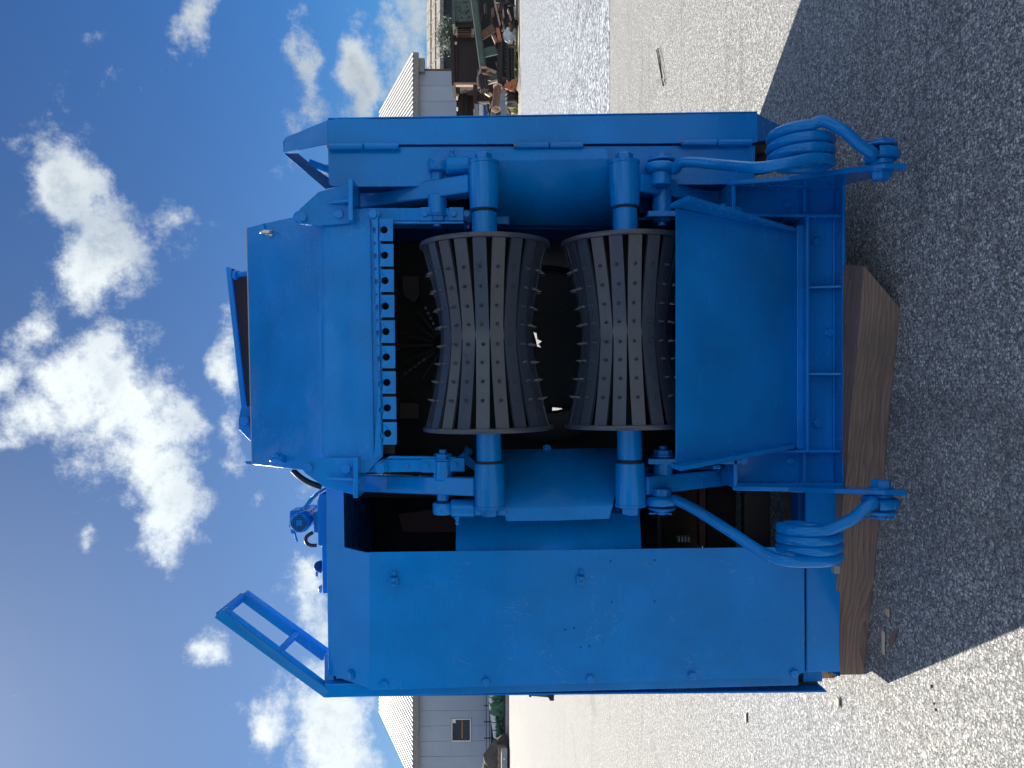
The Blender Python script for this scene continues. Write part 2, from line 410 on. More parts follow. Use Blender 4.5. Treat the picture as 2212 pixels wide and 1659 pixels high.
def hoodwall(a0, b0, a1, b1, n):
    p = [P(a0, b0, 3.305), P(a1, b1, 2.975), P(a1+100, b1, 2.975)]
    q = [v.copy() for v in p[::-1]]
    for v in q: v.y = 3.75
    return prism(n, p+q, (.01 if b0 > 800 else -.01, 0, 0), BP, MC)
hoodwall(531, 494, 697, 458, 'hood_side'); hoodwall(543, 1001, 697, 1019, 'hood_side')
prism('hood_top', [P(531, 494, 3.31), P(543, 1001, 3.31), P(543, 1001, 3.31)+Vector((0, .5, .02)), P(531, 494, 3.31)+Vector((0, .5, .02))], (0, 0, -.01), BP, MC)
prism('hood_bright_rim', [P(531, 491, 3.295), P(543, 1004, 3.295), P(546, 1004, 3.295), P(534, 491, 3.295)], (0, .02, 0), 'grey galvanised', MC, bevel=.001)  # grey strip, carries the bright sun rim of the top edge in its colour
# bolts and lifting eyes of the sloped hood
nrm = (P(697, 700, 2.965)-P(537, 700, 3.30)).cross(Vector((1, 0, 0))).normalized()
if nrm.y > 0: nrm = -nrm
for a, b in ((572, 494), (602, 988)): boltw(P(a, b, hoodY(a)), nrm, .019, MC, 1.2, 'bolt')
def eye(a, b, m):
    c = P(a, b, hoodY(a)-.006)
    e = lathe('lifting_eye', c-nrm*.0, nrm, [(0, .014), (.012, .016), (.02, .012)], m, MC, 12)
    pts = [c+nrm*(.03+.022*math.sin(t))+Vector((.0, 0, 0))+(Vector((0, .6, .8))*.022*math.cos(t)) for t in [i*math.pi/8-.6 for i in range(12)]]
    tube('ring', pts, .0075, m, e, 8)
eye(590, 505, 'worn chrome'); eye(612, 992, SB)
bolt(648, 470, 3.04, .022, MC); 
# side brackets of the hood with foot flange and rib
def bracket(pts, fl, rib, bolts):
    k = plate('hood_bracket', pts, 2.94, .014, BB, MC)
    p0, p1 = P(fl[0], fl[1], 2.94), P(fl[0], fl[2], 2.94)
    prism('flange', [p0+Vector((0, -.05, 0)), p1+Vector((0, -.05, 0)), p1+Vector((0, .12, 0)), p0+Vector((0, .12, 0))], (0, 0, -.018), SB, k)
    q0, q1 = P(rib[0], rib[2], 2.94), P(rib[1], rib[2], 2.94)
    prism('rib', [q0, q1, q1+Vector((0, -.04, 0))], (.010, 0, 0), SB, k, bevel=.001)
    for a, b in bolts: bolt(a, b, 2.94, .019, k)
bracket([(648, 484), (646, 452), (688, 414), (756, 396), (757, 482), (690, 488)], (757, 393, 482), (705, 756, 441), [(733, 463), (654, 470)])
bracket([(660, 988), (655, 1003), (658, 1022), (700, 1052), (768, 1070), (768, 988), (700, 990)], (768, 1072, 986), (705, 767, 1036), [(749, 1013), (667, 1010)])
bolt(806, 463, 2.955, .02, MC); bolt(822, 1010, 2.955, .02, MC)
# perforated strip under the hood, a bent tab round every hole
st = plate('knife_strip', [(799, 468), (816, 468), (824, 984), (808, 984)], 2.95, .01, SB, MC, bevel=.002,
           holes=[circ(809+i*1.03*0.92, 485+i*27.7+13, 3.4 if i % 2 == 0 else 2.2, 6.5 if i % 2 == 0 else 2.2, 10) for i in range(17)])
for i in range(9):
    b0 = 472+i*55.0; b1 = b0+48.5; s = i*1.0
    pts = [(819+s, b0), (849+s, b0), (849+s, b1), (819+s, b1)]
    t = plate('tab', [(p[0], p[1], 2.945 if p[0] < 835 else 2.955) for p in pts], 2.95, .010, SB, st, [[(q[0], q[1], 2.95) for q in circ(827.5+s+2, (b0+b1)/2, 8, 8, 18)]], bevel=.002)
    if i < 8:
        plate('gap_plate', [(822+s, b1+.5), (848+s, b1+.5), (848+s, b1+6.2), (822+s, b1+6.2)], 2.985, .006, 'dark steel', st, bevel=0)
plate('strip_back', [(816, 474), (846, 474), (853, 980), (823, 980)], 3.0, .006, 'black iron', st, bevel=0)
# side bars of the opening
plate('side_bar', [(786, 449), (1002, 449), (1000, 477), (812, 477)], 2.985, .02, BP, MC)
plate('side_bar', [(790, 1021), (985, 1018), (985, 992), (822, 992)], 2.985, .02, BP, MC)
plate('edge_rail', [(812, 478), (1002, 478), (1002, 483), (842, 483)], 2.98, .03, SB, MC, bevel=.001)
plate('edge_rail', [(842, 985), (985, 987), (985, 991), (832, 991)], 2.98, .03, SB, MC, bevel=.001)
bolt(878, 1007, 2.984, .010, MC)
# body shell: side walls and roof to keep light out, black closing sheet inside
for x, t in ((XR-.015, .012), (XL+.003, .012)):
    y1 = 4.95 if x > 0 else 4.4  # walls run on backwards to shade the ground beside the machine
    prism('body_wall', [(x, 3.25, .35), (x, y1, .35), (x, y1, 2.45), (x, 3.3, 2.45), (x, 3.25, 2.35)], (t, 0, 0), 'dark and shaded blue paint', MC)
box('body_roof', (XL, 3.25, 2.46), (XR, 3.8, 2.475), 'dark and shaded blue paint', MC)
box('body_floor', (XL, 3.05, .33), (XR, 3.75, .348), 'dark and shaded blue paint', MC)
hc = [[(1152, 716), (1158, 735), (1160, 748), (1172, 752), (1164, 742), (1172, 736), (1162, 732), (1160, 718)], [(1193, 880), (1214, 882), (1222, 888), (1200, 902), (1193, 900)], circ(1213, 671, 1.6, 1.6, 8)]
plate('dark_closure', [(640, 495), (1740, 495), (1740, 992), (640, 992)], 3.6, .05, 'black iron', MC, [[(p[0], p[1], 3.6) for p in h] for h in hc], bevel=0)  # black sheet added to keep the opening dark, holes leave bright glimpses
rot = lathe('rotor_ring', P(1180, 735, 3.58), (0, -1, 0), [(0, .33), (0, .47), (.06, .47), (.07, .455), (.07, .34), (.05, .33), (.0, .33)], 'dark steel', MC, 40, caps=False)
ctr = P(960, 745, 3.5)
for k in range(13):
    an = R(-70+k*17+random.uniform(-4, 4)); L = random.uniform(.17, .27)
    dv = Vector((math.sin(an), 0, math.cos(an)))
    kn = bar('knife_arm', ctr+dv*.05, ctr+dv*L+Vector((0, .03, 0)), .012, .014, 'dark steel', MC, .002, up=(0, 1, 0))
    if k in (2, 8):
        for j in range(5): box('tooth', tuple(ctr+dv*(L*.45+j*.026)+Vector((-.006, -.02, -.006))), tuple(ctr+dv*(L*.45+j*.026)+Vector((.006, -.006, .006))), 'charcoal paint', kn, .001)
plate('inner_bracket', [(868, 596), (905, 596), (906, 640), (895, 655), (870, 640)], 3.45, .04, 'dark steel', MC)
plate('inner_bracket', [(862, 868), (905, 872), (905, 905), (862, 905)], 3.45, .04, 'dark steel', MC)

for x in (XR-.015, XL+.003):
    box('gap_filler', (x, 3.06, .35), (x+.012, 3.248, .97), 'dark and shaded blue paint', MC)  # dark walls added to close bright gaps into the shell
plate('dark_filler', [(850, 404), (1034, 404), (1034, 462), (850, 462)], 3.32, .01, 'black iron', MC, bevel=0)  # black sheet put in where the gap holds only shade
plate('dark_filler', [(1345, 412), (1500, 412), (1500, 470), (1345, 470)], 3.32, .01, 'black iron', MC, bevel=0)  # black sheet put in to hide a bright gap
# feed rollers
RHO = R(1.1); AX = Vector((math.cos(RHO), 0, math.sin(RHO))); LH = .345; RE, RW = .249, .176
def prof(x): return RW-.004+(RE-.012-RW+.004)*(min(abs(x)/LH, 1))**1.45
bmk = bmesh.new(); bmesh.ops.create_cone(bmk, cap_ends=True, segments=8, radius1=1, radius2=.78, depth=.8, matrix=Matrix.Translation((0, 0, .4)))
bmesh.ops.create_cone(bmk, cap_ends=True, segments=6, radius1=.85, radius2=.05, depth=2.1, matrix=Matrix.Translation((0, 0, 1.8)))
SPK = bpy.data.meshes.new('spike'); bmk.to_mesh(SPK); bmk.free(); SPK.materials.append(M('charcoal paint'))
NS = 21
def slatmesh():
    xs = [-LH+2*LH*i/28 for i in range(29)]; hw = .0238; vs_, fs = [], []
    for x in xs:
        r = prof(x); w = hw if abs(x) > .02 else .0262
        for y, z in ((-w, r), (w, r), (w, r-.012), (-w, r-.012)): vs_.append((x, y, z))
    for i in range(len(xs)-1):
        for k in range(4):
            j = (k+1) % 4; fs.append((i*4+k, i*4+j, i*4+4+j, i*4+4+k))
    fs += [(3, 2, 1, 0), tuple(len(vs_)-4+k for k in range(4))]
    me = bpy.data.meshes.new('slat'); me.from_pydata(vs_, [], fs); me.materials.append(M('charcoal paint'))
    bm = bmesh.new(); bm.from_mesh(me); bmesh.ops.recalc_face_normals(bm, faces=bm.faces); bm.to_mesh(me); bm.free()
    me.shade_smooth(); me.set_sharp_from_angle(angle=R(30)); return me
SLAT = slatmesh()
def roller(c, label, ph, ends):
    c = Vector(c)
    ro = lathe('feed_roller', c-AX*LH, AX, [(0, .13), (.02, .13), (LH-.05, .125), (LH-.045, RW-.016), (LH+.045, RW-.016), (LH+.05, .125), (2*LH-.02, .13), (2*LH, .13)], 'black iron', MC, 40)
    ro['label'] = label
    Q0 = Quaternion((0, 1, 0), -RHO)
    for s in (-1, 1):
        lathe('end_flange', c+AX*s*(LH-.004), AX*s, [(0, RE-.03), (-.006, RE-.012), (-.004, RE-.002), (.004, RE), (.012, RE-.002), (.014, RE-.01), (.014, .05)], 'charcoal paint', ro, 64)
    for k in range(NS):
        q = Q0 @ Quaternion((1, 0, 0), 2*math.pi*k/NS+ph)
        inst('slat', SLAT, c, q, ro)
        for x in (-.238, -.170, -.102, -.036, .036, .102, .170, .238):
            xx = x; dr = 1.45*(RE-RW)/LH*(abs(x)/LH)**.45*(1 if x > 0 else -1)
            loc = c+q @ Vector((xx, random.uniform(-.003, .003), prof(xx)-.002))
            inst('spike', SPK, loc, q @ Quaternion((0, 1, 0), -math.atan(dr)+random.uniform(-.08, .08)) @ Quaternion((0, 0, 1), random.uniform(0, 6)), ro, (.0076, .0076, .0080*random.uniform(.85, 1.15)))
    # shaft stubs
    x0, x1 = ends
    cyl('shaft', c+AX*(LH+.008), c+AX*x1, .0475, SB, ro); cyl('shaft', c-AX*(LH+.008), c-AX*x0, .0475, SB, ro)
    return c
uc = roller((.179, 2.93, 1.530), 'upper hourglass feed roller with slats and spikes', 0.0, (.472, .474))
lc = roller((.191, 2.93, .992), 'lower hourglass feed roller with slats and spikes', .05, (.480, .478))
def hub(c, s, x0, x1, arm_end, nut=True, seal=True, armx=None):
    p = c+AX*s*x0
    L = x1-x0
    h = lathe('bearing_hub', p, AX*s, [(0, .050), (.003, .0545), (L*.18, .056), (L*.55, .0585), (L*.93, .0575), (L*.94, .0595), (L-.002, .0595), (L, .055)], SB, MC, 40)
    lathe('seal', c+AX*s*(x0-.008), AX*s, [(0, .046), (.010, .046)], 'rubber', h, 32)
    boltw(p+AX*s*L, AX*s, .034, h, 1.25, 'nut')
    a0 = c+AX*s*(armx or (x0+L*.52)); e = Vector(arm_end)
    d = (e-a0).normalized()
    bar('swing_arm', a0+d*.045+Vector((0, -.012, 0)), e, .070, .085, SB, MC, .006)
    # gusset in the corner
    return h
hub(uc, 1, .482, .668, P(768, 440, 3.22)); hub(uc, -1, .478, .652, P(796, 1043, 3.2))
hub(lc, 1, .484, .660, P(1560, 430, 3.22), armx=.575); hub(lc, -1, .490, .660, P(1560, 1028, 3.2))
# link pins with sleeve and nut, rod ends and hydraulic cylinders
def linkpin(a, Y, bs, nm, s):
    """bs: b of the nut end, sleeve end, sleeve start, pin end"""
    x = lambda b: P(a, b, Y)
    n0, s0, s1, pe = bs
    pin = cyl('pin', x(s0), x(pe), .024, SB, MC)
    cyl('sleeve', x(s0), x(s1), .037, SB, MC, ch=.005)
    boltw(x(s0), x(n0)-x(s0), .036, pin, 1.0, 'nut')
    cyl('pin_tip', x(n0)-(x(n0)-x(s0)).normalized()*.02, x(n0)+(x(n0)-x(s0)).normalized()*.008, .016, SB, pin)
    return pin
linkpin(945, 3.0, (486, 466, 421, 372), 'u', 1); linkpin(957, 3.0, (975, 993, 1037, 1082), 'u', 1)
linkpin(1430, 3.0, (484, 466, 410, 380), 'l', 1); linkpin(1432, 3.0, (967, 985, 1030, 1062), 'l', 1)
def ram(a0, a1, b, Y, sgn, bt):
    p0, p1 = P(a0, b, Y), P(a1, b, Y)
    r = cyl('hydraulic_ram', p0+Vector((0, 0, -.06)), p1, .029, SB, MC)
    cyl('collar', p0+Vector((0, 0, -.03)), p0+Vector((0, 0, -.125)), .035, SB, r, ch=.006)
    e = lathe('rod_eye', p0+Vector((.022, 0, 0)), (-1, 0, 0), [(0, .022), (.0, .036), (.006, .04), (.038, .04), (.044, .036), (.044, .022)], SB, r, 28)
    z = p0+Vector((0, 0, -.055)); d = Vector((sgn, 0, 0))
    lathe('grease_nipple', z+d*.03, d, [(0, .012), (.012, .012), (.014, .007), (.024, .007), (.026, .010), (.036, .004)], SB, r, 10)
ram(946, 1075, 358, 2.985, 1, 0); ram(957, 1095, 1098, 2.985, -1, 0)
# bearing blocks bolted on the side bars
for a, b in ((923, 462), (985, 462), (925, 1006), (987, 1004)):
    k = plate('clamp_block', [(a-15, b-15), (a+17, b-15), (a+17, b+15), (a-15, b+15)], 2.975, .03, SB, MC); bolt(a-5, b, 2.974, .013, k)
bolt(1008, 463, 2.99, .014, MC); bolt(1006, 488, 3.1, .016, MC, (0, -.3, -1)); bolt(1010, 973, 3.1, .016, MC, (0, -.3, 1))
# flat bars behind the lower link pins
plate('lever_bar', [(1400, 455), (1524, 454), (1524, 466), (1400, 468)], 2.93, .05, SB, MC); plate('lever_bar', [(1400, 991), (1530, 990), (1600, 993), (1600, 1003), (1400, 1003)], 2.95, .05, SB, MC)
plate('lever_bar', [(1500, 447), (1600, 446), (1606, 458), (1500, 459)], 2.96, .05, SB, MC)
bolt(1562, 450, 2.95, .016, MC, (0, -.5, 1)); bolt(1548, 1007, 2.95, .016, MC, (-1, -.3, 0)); bolt(1607, 995, 2.95, .014, MC)
for b, q in ((432, 1), (1012, 1)):
    plate('link_block', [(1386, b-8), (1402, b-8), (1402, b+28), (1386, b+28)], 3.12, .05, 'dark and shaded blue paint', MC)
for a, b in ((1370, 436), (1378, 978)): bolt(a, b, 3.1, .012, MC)

# curved side plates between the arms with bent flange, and the sheet behind
sideplate([[(1062, 322, 2.985), (1186, 321, 2.985), (1308, 320, 2.985)], [(1055, 346, 2.955), (1186, 345, 2.955), (1316, 343, 2.955)], [(1052, 354, 2.96), (1186, 352, 2.96), (1320, 350, 2.96)],
           [(1040, 400, 3.0), (1190, 400, 3.0), (1330, 400, 3.0)], [(1022, 445, 3.09), (1190, 445, 3.09), (1340, 445, 3.09)], [(1000, 485, 3.2), (1190, 486, 3.2), (1345, 487, 3.2)]], 'side_guard')
sideplate([[(1094, 1126, 2.985), (1200, 1125, 2.985), (1316, 1121, 2.985)], [(1086, 1098, 2.955), (1200, 1096, 2.955), (1324, 1093, 2.955)], [(1084, 1090, 2.96), (1200, 1088, 2.96), (1326, 1086, 2.96)],
           [(1070, 1055, 3.0), (1200, 1052, 3.0), (1332, 1050, 3.0)], [(1056, 1010, 3.09), (1200, 1008, 3.09), (1340, 1006, 3.09)], [(1040, 972, 3.2), (1200, 970, 3.2), (1340, 968, 3.2)]], 'side_guard')
for a, b in ((1182, 968), (1012, 976)): bolt(a, b, 3.2, .014, MC, (.5, -.6, 0))
plate('inner_sheet', [(986, 1110, 3.12), (1382, 1108, 3.12), (1386, 1190, 3.02), (984, 1192, 3.02)], 3.1, .008, BP, MC)
plate('inner_sheet', [(1000, 1112, 3.10), (1384, 1108, 3.10), (1380, 1085, 3.16), (1040, 1085, 3.16)], 3.1, .008, SB, MC)
plate('upper_gusset', [(985, 990, 3.2), (1003, 975, 3.2), (1040, 1010, 3.2), (1030, 1020, 3.2)], 3.2, .02, BP, MC)
plate('upper_gusset', [(1000, 480, 3.15), (1022, 440, 3.15), (1100, 440, 3.15), (1100, 485, 3.15)], 3.15, .02, BP, MC)

# tapered infeed chute
ch = plate('chute', [(1460, 449, 2.66), (1460, 1002, 2.66), (1724, 960, 3.0), (1722, 502, 3.0)], 2.8, .010, 'smooth blue paint', MC)
for tpf, tpn, btm, s in (((1446, 450, 2.68), (1487, 432, 2.56), (1722, 503, 2.985), 1), ((1448, 1000, 2.68), (1470, 1008, 2.58), (1722, 957, 2.985), -1)):
    prism('chute_side', [P(*tpf), P(*tpn), P(btm[0]-6, btm[1]-(3 if s > 0 else -3), 2.94), P(*btm)], (.016*s, 0, 0), SB, ch, bevel=.002)
plate('chute_rail', [(1722, 486), (1738, 486), (1738, 970), (1722, 970)], 2.99, .06, SB, MC)

# base frame: cross channel with stiffeners, H posts at both sides
web = plate('base_channel', [(1740, 462), (1824, 462), (1826, 978), (1742, 978)], 3.03, .012, SB, MC)
for a0, a1, d in ((1737, 1744, 0), (1808, 1826, 0)):
    pass
zt = P(1741, 720, 2.96).z; zb = P(1826, 720, 2.96).z
xr0, xr1, xl0, xl1 = .655, .790, -.262, -.405
box('flange', (xl0, 2.955, zt-.012), (xr0, 3.10, zt), SB, web); box('flange', (xl1-.02, 2.955, zb), (xr1, 3.10, zb+.013), SB, web)
box('weld_bead', (xl0, 3.018, zb+.013), (xr0, 3.03, zb+.022), SB, web, .002)
for b in (621, 811):
    x = P(1780, b, 2.96).x; prism('stiffener', [(x, 2.962, zb+.013), (x, 3.03, zb+.013), (x, 3.03, zt-.012), (x, 3.0, zt-.012)], (.011, 0, 0), SB, web)
for a, b in ((1762, 523), (1790, 718), (1765, 915)): bolt(a, b, 3.03, .019, web)
def hpost(x0, x1, ztop, outer, nm):
    sg = 1 if x1 > x0 else -1
    w = box('post', (min(x0, x1), 3.03, zb+.013), (max(x0, x1), 3.045, ztop), SB, MC)
    box('flange', (x0-.006, 2.96, zb+.015) if 1 else 0, (x0+.006, 3.12, ztop-.05), SB, w)
    box('flange', (x1-.009, 2.95, zb+.015), (x1+.009, 3.12, ztop), SB, w)
    box('top_plate', (min(x0, x1)-.01, 2.95, ztop), (max(x0, x1)+.025, 3.12, ztop+.016), SB, w)
    box('stiffener', (min(x0, x1)+.006, 2.985, zt-.012), (max(x0, x1)-.008, 3.03, zt), SB, w, .002)
    return w
zp = P(1588, 420, 2.96).z
pr = hpost(xr0, .775, zp, 1, 'r'); pl = hpost(xl0, xl1+.012, P(1592, 1020, 2.96).z, -1, 'l')
bolt(1700, 442, 3.03, .017, pr); bolt(1708, 996, 3.03, .017, pl)
# anchor arms for the springs
def anchor(xb, xf, zt_):
    f = lambda y, z: Vector((xf+(y-2.47)/.485*(xb-xf), y, z))
    return prism('anchor_arm', [f(2.955, zt_), f(2.955, .155), f(2.50, .145), f(2.47, .16), f(2.47, .235), f(2.62, .33), f(2.80, .42)], (.018, 0, 0), SB, MC)
aR = anchor(.768, .700, .60); aL = anchor(-.412, -.362, .58)

# torsion springs
def spring(eyeA, eyeYA, lead, coil, n, tail, eyeB, r, s, name='torsion_spring'):
    """lead/tail: (a,b,Y) points; coil: (yc,zc,Rad,x0,x1)"""
    yc, zc, Rd, x0, x1 = coil
    pts = []
    ca = P(*eyeA)
    for i in range(12):
        t = R(-50)+R(300)*i/11+eyeYA; pts.append(ca+Vector((s*.012*(i/11-.5), -.045*math.cos(t), .045*math.sin(t))))
    pts += catmull([pts[-1]]+[P(*q) for q in lead]+[Vector((x0, yc-Rd, zc+.005))], 7)[1:]
    N = int(26*n)
    hx = [Vector((x0+(x1-x0)*i/N, yc-Rd*math.cos(2*math.pi*n*i/N), zc-Rd*math.sin(2*math.pi*n*i/N))) for i in range(1, N+1)]
    pts += hx
    cb = P(*eyeB)
    tl = catmull([hx[-2], hx[-1]]+[P(*q) for q in tail], 7)[8:]
    pts += tl
    e0 = tl[-1]-cb
    a0 = math.atan2(e0.z, e0.y)
    for i in range(1, 11):
        t = a0-R(350)*i/10; pts.append(cb+Vector((e0.x*(1-i/10), .042*math.cos(t), .042*math.sin(t))))
    sp = tube(name, pts, r, SB, MC, 16)
    return sp, ca, cb
zcR = P(1731, 320, 2.60).z; xa = P(1731, 343, 2.52).x; xb = P(1731, 272, 2.52).x
spR, cA, cB = spring((1428, 362, 2.93), 0, [(1458, 366, 2.90), (1480, 350, 2.84), (1560, 356, 2.72), (1632, 362, 2.56), (1680, 356, 2.51)], (2.605, zcR, .095, xa, xb), 3,
    [(1778, 262, 2.50), (1822, 282, 2.47), (1858, 314, 2.47), (1886, 331, 2.47)], (1903, 333, 2.52), .0195, 1)
spR['label'] = 'coil spring on the side of the narrow hinged guard'
zcL = P(1748, 1180, 2.62).z; xa2 = P(1748, 1212, 2.54).x; xb2 = P(1748, 1146, 2.54).x
spL, cA2, cB2 = spring((1430, 1083, 2.93), 0, [(1458, 1080, 2.89), (1500, 1100, 2.82), (1580, 1150, 2.70), (1650, 1195, 2.59), (1700, 1212, 2.53)], (2.62, zcL, .093, xa2, xb2), 3,
    [(1796, 1142, 2.51), (1840, 1122, 2.49), (1868, 1098, 2.48), (1888, 1086, 2.48)], (1903, 1088, 2.53), .0195, -1)
spL['label'] = 'coil spring hanging in front of the wide side panel'
def eyeset(c, s, k, base_x, parent):
    cyl('washer', c+Vector((s*.022, 0, 0)), c+Vector((s*.031, 0, 0)), .052, SB, parent)
    cyl('washer', c+Vector((s*.031, 0, 0)), c+Vector((s*.037, 0, 0)), .034, SB, parent)
    cyl('pin_end', c+Vector((s*.037, 0, 0)), c+Vector((s*.05, 0, 0)), .02, SB, parent)
    cyl('spacer', c+Vector((-s*.02, 0, 0)), Vector((base_x, c.y, c.z)), .038, SB, parent)
    tube('split_pin', [c+Vector((s*.044, -.03, -.03)), c+Vector((s*.044, .0, .0)), c+Vector((s*.05, .02, .045))], .004, SB, parent, 6)
eyeset(cA, 1, 0, cA.x-.07, spR); eyeset(cA2, -1, 0, cA2.x+.05, spL)
eyeset(cB, 1, 0, .722, spR); eyeset(cB2, -1, 0, -.365, spL)
boltw(Vector((.705, cB.y, cB.z)), (-1, 0, 0), .032, spR, 1.3, 'nut'); boltw(Vector((-.347, cB2.y, cB2.z)), (1, 0, 0), .032, spL, 1.3, 'nut')

# right guard: narrow hinged door with sloped top
gR = plate('guard_door', [(707, 258, 3.0), (1637, 244, 3.0), (1637, 306, 3.0), (1625, 309, 3.0), (707, 313, 3.0)], 3.0, .006, SB, MC, bevel=.004)
plate('door_top', [(708, 259, 3.002), (708, 311, 3.002), (612, 330, 3.17), (611, 306, 3.17), (618, 296, 3.165)], 3.0, .006, SB, gR)
plate('door_bottom', [(1636, 245, 3.002), (1684, 270, 3.14), (1684, 298, 3.14), (1636, 306, 3.002)], 3.0, .006, SB, gR)
prism('door_edge', [P(707, 257, 2.998), P(1637, 243, 2.998), P(1637, 243, 2.998)+Vector((.0, .42, 0)), P(707, 257, 2.998)+Vector((0, .42, 0))], (.006, 0, 0), SB, gR)
gP = plate('guard_panel', [(708, 317), (1632, 314), (1630, 388), (1600, 398), (722, 404), (710, 398)], 3.01, .006, SB, MC, bevel=.003)
prism('panel_edge', [P(722, 404, 3.012), P(1600, 399, 3.012), P(1600, 399, 3.012)+Vector((0, .10, 0)), P(722, 404, 3.012)+Vector((0, .10, 0))], (.004, 0, 0), 'dark and shaded blue paint', gP)  # shaded side of the channel, its darkness put into the colour
plate('frame_slope', [(613, 331, 3.175), (644, 331, 3.175), (690, 370, 3.10), (712, 385, 3.07), (724, 404, 3.04), (703, 408, 3.04)], 3.1, .004, 'dark and shaded blue paint', gP)  # unlit inner channel, shade put into the dark blue
bar('frame_brace', P(668, 352, 3.25), P(720, 372, 3.25), .03, .03, SB, gP); bar('frame_brace', P(690, 368, 3.3), P(760, 360, 3.3), .03, .05, 'grey galvanised', gP)
plate('door_seam', [(707, 311), (1632, 307), (1632, 318), (707, 320)], 3.03, .02, 'dark and shaded blue paint', gP, bevel=0)
for a0, a1, b0, b1 in ((709, 862, 317, 316), (1113, 1260, 314, 313.5), (1474, 1624, 308.5, 308)):
    am = (a0+a1)/2
    h = cyl('hinge', P(a0, b0, 2.985), P(am-.6, (b0+b1)/2, 2.985), .0125, SB, MC); cyl('knuckle', P(am+.6, (b0+b1)/2, 2.985), P(a1, b1, 2.985), .0125, SB, h)
    cyl('hinge_pin', P(a0-3, b0, 2.985), P(a0, b0, 2.985), .008, 'orange rust', h, seg=10)
plate('guard_shadow_box', [(1560, 395, 3.3), (1600, 395, 3.3), (1605, 470, 3.3), (1545, 470, 3.3)], 3.3, .3, 'dark and shaded blue paint', MC)
cyl('guide_wheel', P(1640, 370, 3.2), P(1640, 300, 3.2), .06, 'rubber', MC); plate('guide_block', [(1632, 312), (1655, 312), (1655, 330), (1632, 330)], 3.1, .05, 'rust', MC)
pulley = lathe('belt_pulley', P(828, 428, 3.72)+Vector((0, 0, -.12)), (1, 0, 0), [(-.05, .10), (-.05, .20), (-.04, .205), (0, .205), (.02, .2), (.02, .1)], 'rubber', MC, 40)

# left cabinet
cab = plate('cabinet_panel', [(798, 1193), (1738, 1181), (1738, 1452), (1712, 1462), (798, 1491)], 3.0, .006, 'panel blue paint', MC, bevel=.004,
    holes=[[(q[0], q[1], 3.0) for q in circ(a, b, 1.9, 1.9, 8)] for a, b in ((1319, 1212), (1414, 1210), (1321, 1300), (1414, 1299), (1221, 1360), (1240, 1357), (1254, 1398), (1273, 1396))])
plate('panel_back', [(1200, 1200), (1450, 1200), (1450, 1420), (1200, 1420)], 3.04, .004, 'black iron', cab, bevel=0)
cy = lambda a: 3.0+(797-a)/93*.085
plate('cabinet_slope', [(a, b, cy(a)+.003) for a, b in ((799.5, 1194), (799.5, 1488), (712, 1458), (709, 1452), (704, 1046), (742, 1062), (744, 1182), (790, 1193))], 3, .006, SB, MC)
for a, b in ((830, 1478), (1050, 1472), (1275, 1465), (1495, 1458), (1715, 1453)): bolt(a, b, 3.0, .017, cab)
bolt(757, 1457, cy(757), .017, cab, (0, -.75, .6))
for a, b in ((850, 1250), (1255, 1247)):
    l = plate('latch', [(a-9, b-2), (a+9, b-2), (a+9, b+18), (a-9, b+18)], 2.975, .025, SB, cab); 
    plate('catch', [(a-5, b-17), (a+6, b-17), (a+6, b-4), (a-5, b-4)], 2.99, .012, SB, l)
    for d in (2, 13): cyl('rivet', P(a, b+d, 2.974), P(a, b+d, 2.966), .007, SB, l, seg=12)
    cyl('rivet', P(a+1, b-11, 2.99), P(a+1, b-11, 2.982), .006, SB, l, seg=12)
prism('corner_tube', [P(700, 1508, 3.05), P(1725, 1481, 3.05), P(1725, 1452, 3.05), P(700, 1478, 3.05)], (0, .06, 0), SB, MC, bevel=.004)
# lower sill of the cabinet and base cross tube
plate('cabinet_sill', [(1742, 1060), (1815, 1060), (1815, 1452), (1742, 1452)], 3.015, .02, SB, MC, bevel=.004)
plate('cross_tube', [(1724, 1058), (1742, 1058), (1742, 1300), (1724, 1300)], 3.05, .08, 'dark and shaded blue paint', MC)
prism('sill_lip', [P(1815, 1452, 3.015), P(1815, 1462, 3.015), P(1770, 1440, 3.15)], (.004, 0, 0), SB, MC, bevel=0)
plate('drain_block', [(1802, 1222), (1816, 1222), (1816, 1240), (1802, 1240)], 2.99, .03, 'grey galvanised', MC)
# cabinet box behind
zc0, zc1 = P(1815, 1300, 3.05).z, P(700, 1300, 3.1).z
box('cabinet_side', (-1.24, 3.06, zc0+.05), (-1.232, 5.1, zc1), BP, MC); box('cabinet_back', (-1.23, 5.09, zc0), (-.36, 5.1, zc1), 'dark rust', MC); box('cabinet_lining', (-1.228, 3.12, zc0+.06), (-1.22, 5.0, zc1-.03), 'dark rust', MC)
prism('cabinet_top', [P(704, 1046, 3.095), P(710, 1455, 3.095), P(710, 1455, 3.095)+Vector((0, 2.0, 0)), P(704, 1046, 3.095)+Vector((0, 2.0, 0))], (0, 0, -.006), BP, MC)
box('cabinet_wall', (-.44, 3.5, .75), (-.43, 5.05, zc1-.03), 'dark rust', MC); box('cabinet_bulkhead', (-1.2, 4.2, .82), (-.46, 4.22, zc1-.04), 'dark rust', MC)
plate('inner_post', [(742, 1060), (1000, 1060), (1000, 1075), (742, 1075)], 3.6, .03, 'dark rust', MC)
plate('belt_guard', [(860, 1110), (985, 1095), (985, 1150), (870, 1150)], 3.7, .05, 'rust primer', MC)
box('mid_deck', (-1.2, 3.3, .78), (-.36, 5.0, .80), 'black iron', MC)
